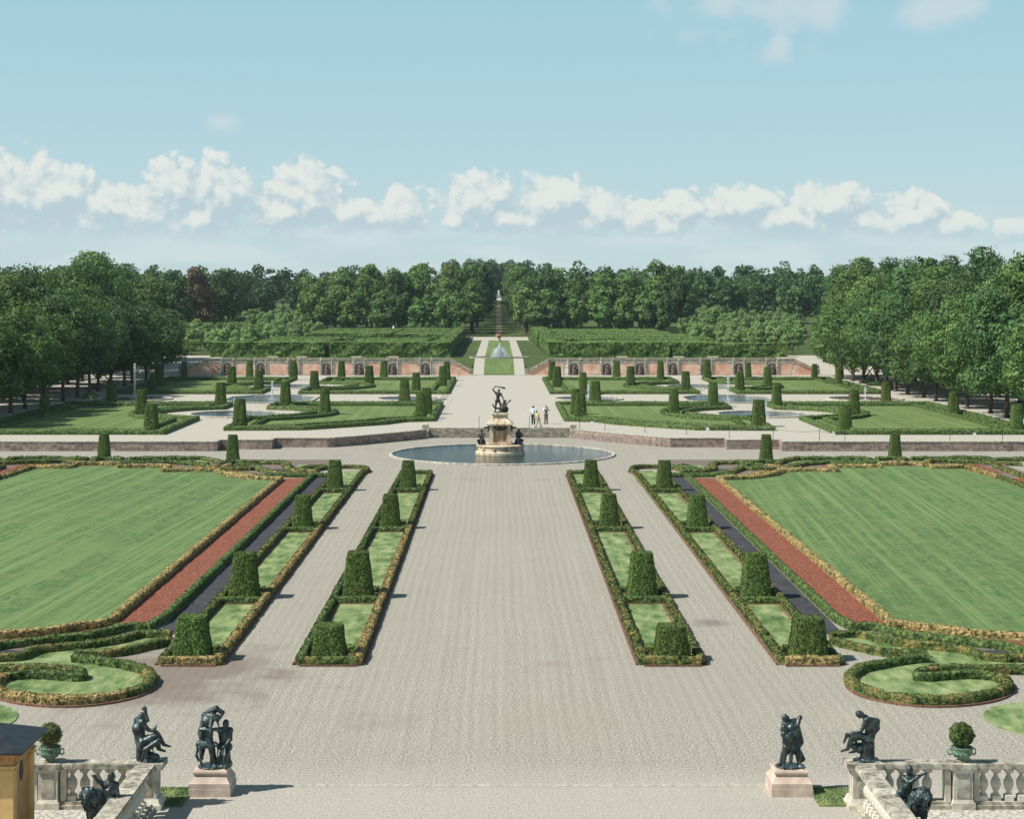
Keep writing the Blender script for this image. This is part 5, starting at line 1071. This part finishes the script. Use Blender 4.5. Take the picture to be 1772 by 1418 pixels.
# right seated figure
mb = MB(); rockbase(mb, .28, .25, .04)
human(mb, dict(pelvis=(.14, 0, .58), chest=(.16, -.02, .86), neck=(.04, -.05, 1.10), head=(-.10, -.09, 1.17), shL=(.32, 0, .98), elL=(.36, .02, .80), haL=(.24, -.06, .66), shR=(.04, -.12, 1.04), elR=(-.10, -.14, .78), haR=(-.28, -.12, .72),
    hipL=(.14, .07, .58), knL=(-.22, .10, .56), ftL=(-.20, .08, .22), hipR=(.10, -.08, .58), knR=(-.28, -.10, .70), ftR=(-.44, -.12, .32), tL=(-1, -.1, -.1), tR=(-1, -.2, -.15), face=(-.8, -.7, -.6)), 1., .112, True, 1.05)
mb.cap((.04, 0, .06), (.06, 0, .46), .15, .12).cap((.20, 0, .5), (.22, -.02, .10), .065, .05).cap((-.12, 0, .32), (-.28, 0, .36), .14, .08).cap((-.34, -.1, .66), (-.46, -.1, .68), .05, .04).cap((-.44, -.1, .66), (-.52, -.1, .48), .045, .03).cap((-.1, .05, .3), (.05, 0, .3), .12, .14)
t = thing('bronze_sculpture', (9.10, YB, BZ+.03), 'dark bronze seated man leaning forward with crossed leg on the right balustrade corner', 'sculpture', 'seated bronze figures'); soft(mb, 'figure', M['bronze'], t, .014)
# lions with riders, cut by the lower frame edge
def lion(mb, k, hd, ex):
    c = mb.cap
    c((0, .2, .78), (0, 1.05, .76), .21, .20); c((0, .12, .72), (0, .0, 1.0), .23, .20)
    h = Vector(hd); c((0, .02, .95), h+Vector((0, .08, -.02)), .21, .17)
    c(h, h+Vector((0, -.13, -.03)), .115, .085); c(h+Vector((0, -.14, -.04)), h+Vector((0, -.20, -.07)), .065, .05); c(h+Vector((0, -.12, -.12)), h+Vector((0, -.19, -.13)), .045, .035)
    for q in (-1, 1): c(h+Vector((q*.10, .02, .11)), h+Vector((q*.12, .03, .15)), .035, .025); c(h+Vector((q*.045, -.13, .04)), h+Vector((q*.05, -.14, .05)), .022, .02, 6)
    rr = random.Random(ex)
    for i in range(80):
        a = rr.random()*6.28; e = rr.random(); ctr = Vector((0, .04, .72))*(1-e)+(h+Vector((0, .08, 0)))*e; rad = .23*(1-e)+.185*e
        p = ctr+Vector((math.cos(a)*rad, math.sin(a)*rad*.8, 0))
        if p.y < h.y-.02 and p.z > h.z-.1: continue
        c(p, p+Vector((math.cos(a)*.02, -.01, -.10)), .04, .018, 6)
    for q, y in ((-.15, .05), (.15, .0), (-.15, .95), (.15, 1.0)): c((q, y, .8), (q, y+(.06 if y > .5 else 0), .4), .11, .07); c((q, y+(.06 if y > .5 else 0), .4), (q, y, .06), .07, .055); c((q, y, .05), (q, y-.12, .04), .065, .06)
    mb.tube([(0, 1.2, .85), (.1, 1.4, .7), (.12, 1.45, .4), (.05, 1.5, .2)], [.05, .04, .035, .06])
for s in (-1, 1):
    x = -9.22 if s < 0 else 9.55; y0 = 39.7
    pd = thing('statue_plinth', (x, y0+.5, 0), f'low stone plinth beneath the bronze lion on the {SIDE[s]}', 'plinth'); MB().box(-.5, .5, -.85, 1.2, 0, .12).build('block', M['sandstone'], pd)
    mb = MB(); lx = (-.12 if s < 0 else .16)
    lion(mb, 1, ((-.14, -.26, 1.14) if s < 0 else (.10, -.26, 1.14)), 3+s)
    for i in range(len(mb.v)): mb.v[i] = (mb.v[i][0]+lx, mb.v[i][1], mb.v[i][2])
    if s < 0: human(mb, dict(pelvis=(.20, .05, .80), chest=(.20, .03, 1.12), neck=(.22, .02, 1.33), head=(.24, 0, 1.46), shL=(.34, .02, 1.27), elL=(.40, -.05, 1.05), haL=(.44, -.12, .86), shR=(.07, .02, 1.28), elR=(-.04, -.04, 1.36), haR=(-.10, -.08, 1.45),
        hipL=(.28, .04, .78), knL=(.30, -.02, .42), ftL=(.30, 0, .08), hipR=(.13, .04, .78), knR=(.12, -.02, .42), ftR=(.12, 0, .08), face=(.1, -1, -.2)), 1., .095)
    else:
        human(mb, dict(pelvis=(-.12, .2, 1.02), chest=(-.06, .12, 1.28), neck=(-.03, .06, 1.46), head=(-.02, .02, 1.58), shL=(.08, .05, 1.42), elL=(.16, -.05, 1.48), haL=(.24, -.1, 1.54), shR=(-.14, .08, 1.40), elR=(-.05, -.1, 1.36), haR=(.08, -.15, 1.46),
        hipL=(-.02, .2, 1.02), knL=(.30, .05, .96), ftL=(.36, .08, .6), hipR=(-.18, .18, 1.02), knR=(-.30, .02, .98), ftR=(-.38, .02, .72), face=(.4, -1, 0)), 1., .10)
        mb.cap((-.02, .02, 1.66), (-.04, .04, 1.74), .09, .02)
    t = thing('bronze_sculpture', (x, y0+.5, .12), 'bronze lion with a youth standing beside it and raising an arm, bottom left' if s < 0 else 'bronze lion carrying a helmeted rider, bottom right', 'sculpture', 'bronze lions beside the palace steps'); soft(mb, 'figure_group', M['bronze'], t, .016, 2, .4, ((lx, 0, 1.0), .6, .018, 22))

# ------------------------------------------------------------------ ochre sentry box, bottom left
kx0, kx1, ky0, ky1, kh = -12.9, -11.02, 39.35, 41.15, 2.42
k = thing('sentry_box', (0, 0, 0), 'ochre sentry box with a black hipped roof at the bottom left corner', 'kiosk')
MB().box(kx0+.05, kx1-.07, ky0+.07, ky1-.07, 0, kh-.36).build('wall', M['ochre_dark'], k)
for (a, b) in ((kx1-.30, kx1), (kx0, kx0+.30)):
    for (c, d) in ((ky0, ky0+.30), (ky1-.30, ky1)): MB().box(a, b, c, d, .0, kh-.50).build('pilaster', M['ochre'], k)
mb = MB()
for (a, b) in ((kx1-.30, kx1), (kx0, kx0+.30)):
    for (c, d) in ((ky0, ky0+.30), (ky1-.30, ky1)): mb.box(a-.03, b+.03, c-.03, d+.03, kh-.498, kh-.46).box(a-.015, b+.015, c-.015, d+.015, kh-.458, kh-.40).box(a-.05, b+.05, c-.05, d+.05, kh-.398, kh-.36)
mb.build('capital', M['ochre'], k)
mb = MB().box(kx0-.0, kx1+.0, ky0-.0, ky1+.0, kh-.358, kh-.14).box(kx0-.06, kx1+.06, ky0-.06, ky1+.06, kh-.138, kh-.10).box(kx0-.12, kx1+.12, ky0-.12, ky1+.12, kh-.098, kh-.05)
for i in range(9):
    q = ky0+.08+i*.2; mb.box(kx1+.002, kx1+.05, q, q+.09, kh-.26, kh-.142); q2 = kx0+.06+i*.205; mb.box(q2, q2+.09, ky0-.05, ky0-.002, kh-.26, kh-.142)
mb.build('entablature', M['ochre_dark'], k)
mb = MB(); n_ = 20; yc, zc = (ky0+ky1)/2, 1.72
pts = [(kx1-.066, yc+.14*math.cos(i*2*math.pi/n_), zc+.24*math.sin(i*2*math.pi/n_)) for i in range(n_)]
mb.add(pts+[(p[0]+.012, p[1], p[2]) for p in pts], [tuple(range(n_, 2*n_))]+[(i, (i+1) % n_, n_+(i+1) % n_, n_+i) for i in range(n_)]).build('oval_opening', M['black'], k)
e = .27; cxk, cyk = (kx0+kx1)/2, (ky0+ky1)/2; z = kh-.05
vs = [(kx0-e, ky0-e, z), (kx1+e, ky0-e, z), (kx1+e, ky1+e, z), (kx0-e, ky1+e, z), (kx0-e, ky0-e, z+.05), (kx1+e, ky0-e, z+.05), (kx1+e, ky1+e, z+.05), (kx0-e, ky1+e, z+.05), (cxk, cyk, z+.50)]
MB().add(vs, [(3, 2, 1, 0), (0, 1, 5, 4), (1, 2, 6, 5), (2, 3, 7, 6), (3, 0, 4, 7), (4, 5, 8), (5, 6, 8), (6, 7, 8), (7, 4, 8)]).build('roof', M['blackroof'], k)

# ------------------------------------------------------------------ visitors
def visitor(px, py, h, rz, label, joints, top, bottom, topm, botm, hairm, extra=None):
    X, D = P(px, py, UP); t = thing('person', (X, D+.1, UP), label, 'person', None, rz)
    k = h/1.75; mb = MB(); human(mb, joints, k, .10, True, .88); b = soft(mb, 'body', M['skin'], t, .012)
    V = {a: Vector(v)*k for a, v in joints.items()}
    mb = MB(); c = mb.cap                                   # shirt
    c(V['pelvis']+Vector((0, 0, .02)), V['chest'], .150*k, .165*k); c(V['chest'], V['neck']-Vector((0, 0, .05)), .15*k, .085*k); c(V['shL'], V['shR'], .095*k, .095*k)
    for sgn in 'LR': c(V['sh'+sgn], V['el'+sgn], .082*k, .062*k); 
    soft(mb, 'shirt', M[topm], t, .018)
    mb = MB(); c = mb.cap                                   # trousers
    c(V['pelvis']-Vector((0, 0, .02)), V['pelvis']+Vector((0, 0, .05)), .145*k, .15*k)
    for sgn in 'LR':
        c(V['hip'+sgn], V['kn'+sgn], .118*k, .088*k)
        if bottom == 'long': c(V['kn'+sgn], V['ft'+sgn]+Vector((0, 0, .03)), .088*k, .07*k)
    soft(mb, 'trousers', M[botm], t, .018)
    h_ = V['head']; mb = MB(); f = Vector(joints.get('face', (0, -1, 0))).normalized(); mb.cap(h_-f*.025*k+Vector((0, 0, .03))*k, h_-f*.02*k+Vector((0, 0, .07))*k, .10*k, .088*k); soft(mb, 'hair', M[hairm], t, .014)
    for sgn in 'LR':
        mb = MB(); tt = Vector(joints.get('t'+sgn, (0, -1, 0))).normalized(); d = V['ft'+sgn]; mb.cap(d-tt*.05*k, d+tt*.17*k-Vector((0, 0, .025*k)), .05*k, .038*k); soft(mb, 'shoe', M['black'], t, .014)
    if extra: extra(t, V, k)
    return t
J0 = dict(pelvis=(0, 0, .95), chest=(0, 0, 1.28), neck=(0, 0, 1.48), head=(0, -.01, 1.62), shL=(.18, 0, 1.42), elL=(.23, .02, 1.14), haL=(.22, -.04, .90), shR=(-.18, 0, 1.42), elR=(-.24, .02, 1.14), haR=(-.23, -.04, .90), hipL=(.09, 0, .92), knL=(.10, -.02, .50), ftL=(.11, 0, .06), hipR=(-.09, 0, .92), knR=(-.10, -.02, .50), ftR=(-.11, 0, .06))
JA = dict(J0, elR=(-.32, .05, 1.18), haR=(-.30, -.02, .98), face=(0, -1, -.1))
visitor(923, 735.2, 1.73, R(165), 'person in a pale blue shirt and dark trousers, seen from behind', JA, 0, 'long', 'shirt_blue', 'navy', 'hair')
JB = dict(J0, pelvis=(.06, 0, .90), chest=(-.02, 0, 1.20), neck=(-.07, 0, 1.38), head=(-.12, -.02, 1.50), shL=(.12, -.04, 1.33), elL=(.02, -.10, 1.08), haL=(-.22, -.12, .98), shR=(-.18, .04, 1.33), elR=(-.26, -.02, 1.10), haR=(-.34, -.08, .95), hipL=(.14, 0, .88), knL=(.20, -.02, .50), ftL=(.36, .05, .06), hipR=(-.02, 0, .88), knR=(-.04, -.05, .48), ftR=(-.16, -.04, .06), tL=(-1, -.5, 0), tR=(-1, -.6, 0), face=(-1, -.4, -.4))
visitor(930.5, 740.0, 1.62, 0, 'person in a yellow top and beige trousers leaning forward in mid step', JB, 0, 'short', 'shirt_yellow', 'beige', 'hair')
JC = dict(J0, elL=(.30, -.14, 1.26), haL=(.06, -.24, 1.50), elR=(-.30, -.14, 1.26), haR=(-.06, -.24, 1.50), face=(0, -1, 0))
def cam_extra(t, V, k):
    MB().box(-.07, .07, -.36, -.27, 1.50, 1.60).cap((0, -.35, 1.55), (0, -.45, 1.55), .04, .045).build('camera', M['black'], t)
    mb = MB(); mb.tube([(-.12, -.14, 1.46), (-.05, -.19, 1.2), (.10, -.175, 1.02)], [.035, .045, .04]).tube([(.12, -.14, 1.46), (.04, -.19, 1.2), (-.10, -.175, 1.02)], [.035, .045, .04]); mb.build('camera_strap', M['vest'], t, True)
visitor(944.8, 734.4, 1.75, R(10), 'person in a white shirt and khaki trousers raising a camera to the face', JC, 0, 'long', 'shirt_white', 'khaki', 'hair_grey', cam_extra)

# ------------------------------------------------------------------ rope barriers and signs
RP = [(829, 741), (916, 741), (1003, 742), (1046.8, 744.5), (1116, 748), (1188, 752), (1261.8, 756.5), (1338, 760.5), (1418, 765), (1462, 765), (1553, 765), (1644, 765), (1735, 766), (1826, 766)]
def post(X, D, lab, grp):
    p = thing('barrier_post', (X, D, UP), lab, 'post', grp); MB().lathe([(.11, 0), (.11, .015), (.03, .03)], 12).build('foot_plate', M['black'], p); MB().lathe([(.022, .03), (.022, .96), (.035, .97), (.035, 1.0), (.01, 1.02)], 8).build('pole', M['black'], p); return p
pw = [P(x, y, UP) for x, y in RP]
for i, (X, D) in enumerate(pw): post(X, D, ('thin black post at the top of the stairs, ' + ('left' if i == 0 else 'right') + ' of the fountain pillar') if i < 2 else f'thin black rope post above the right terrace wall, {od(i-2)} from the stairs', 'black rope posts')
def rope(a, b, lab):
    a = Vector((a[0], a[1], UP+.93)); b = Vector((b[0], b[1], UP+.93)); pts = [a+(b-a)*t/8-Vector((0, 0, .20*(1-((t-4)/4)**2))) for t in range(9)]; mb = MB(); mb.tube(pts, .012, 5); tag(mb.build('barrier_rope', M['black']), lab, 'rope', 'ropes between the posts')
for i in range(2, len(pw)-1): rope(pw[i], pw[i+1], f'thin sagging rope above the right terrace wall, {od(i-2)} span from the stairs')
LP = [(748, 729), (751.5, 722), (755, 715), (758, 708), (761.5, 701.5), (764.5, 698), (769, 691), (772, 687), (790, 653), (793, 650.5)]
lw = [P(x+3, y, UP) for x, y in LP]
for i, (X, D) in enumerate(lw): post(X, D, f'thin black post along the left edge of the upper gravel walk, {od(i)} from the stairs', 'black rope posts')
for i in range(len(lw)-1):
    if i not in (7,): rope(lw[i], lw[i+1], f'thin sagging rope along the left of the upper walk, {od(i)} from the stairs')
for i, (px, py) in enumerate([(1024.6, 737), (1224.5, 748.5), (1442.5, 756.5), (1686.5, 757.5)]):
    X, D = P(px, py, UP); g_ = thing('lawn_sign', (X, D, UP), f'small {"white" if i != 2 else "grey"} sign board in front of the right upper hedges, {od(i)} from the stairs', 'sign', 'little sign boards')
    MB().box(-.13, .13, -.015, .015, .10, .42).build('board', M['whitepaint'], g_); MB().box(-.012, .012, .016, .03, 0, .38).build('stake', M['black'], g_)

# ------------------------------------------------------------------ summer haze
hz = MB().box(-330, 330, -40, 900, -1, 60).build('haze', None); hm = bpy.data.materials.new('haze'); hm.use_nodes = True; ht = hm.node_tree; ht.nodes.remove(ht.nodes['Principled BSDF'])
pv = ht.nodes.new('ShaderNodeVolumePrincipled'); pv.inputs['Color'].default_value = (.80, .92, 1.0, 1); pv.inputs['Density'].default_value = .00009; pv.inputs['Anisotropy'].default_value = .2
ht.links.new(pv.outputs[0], ht.nodes['Material Output'].inputs['Volume']); hz.data.materials.append(hm); tag(hz, 'thin blue haze over the park', 'haze', kind='stuff')
if True:
    seen = {}
    for o in C.objects:
        if o.parent is None and o.get('label'):
            n = len(o['label'].split()); 
            if not 4 <= n <= 16: print('LABEL', n, o.name, o['label'])
            seen.setdefault(o['label'], []).append(o.name)
    for k_, v_ in seen.items():
        if len(v_) > 1 and not C.objects[v_[0]].get('group'): print('DUP', k_, v_[:3])
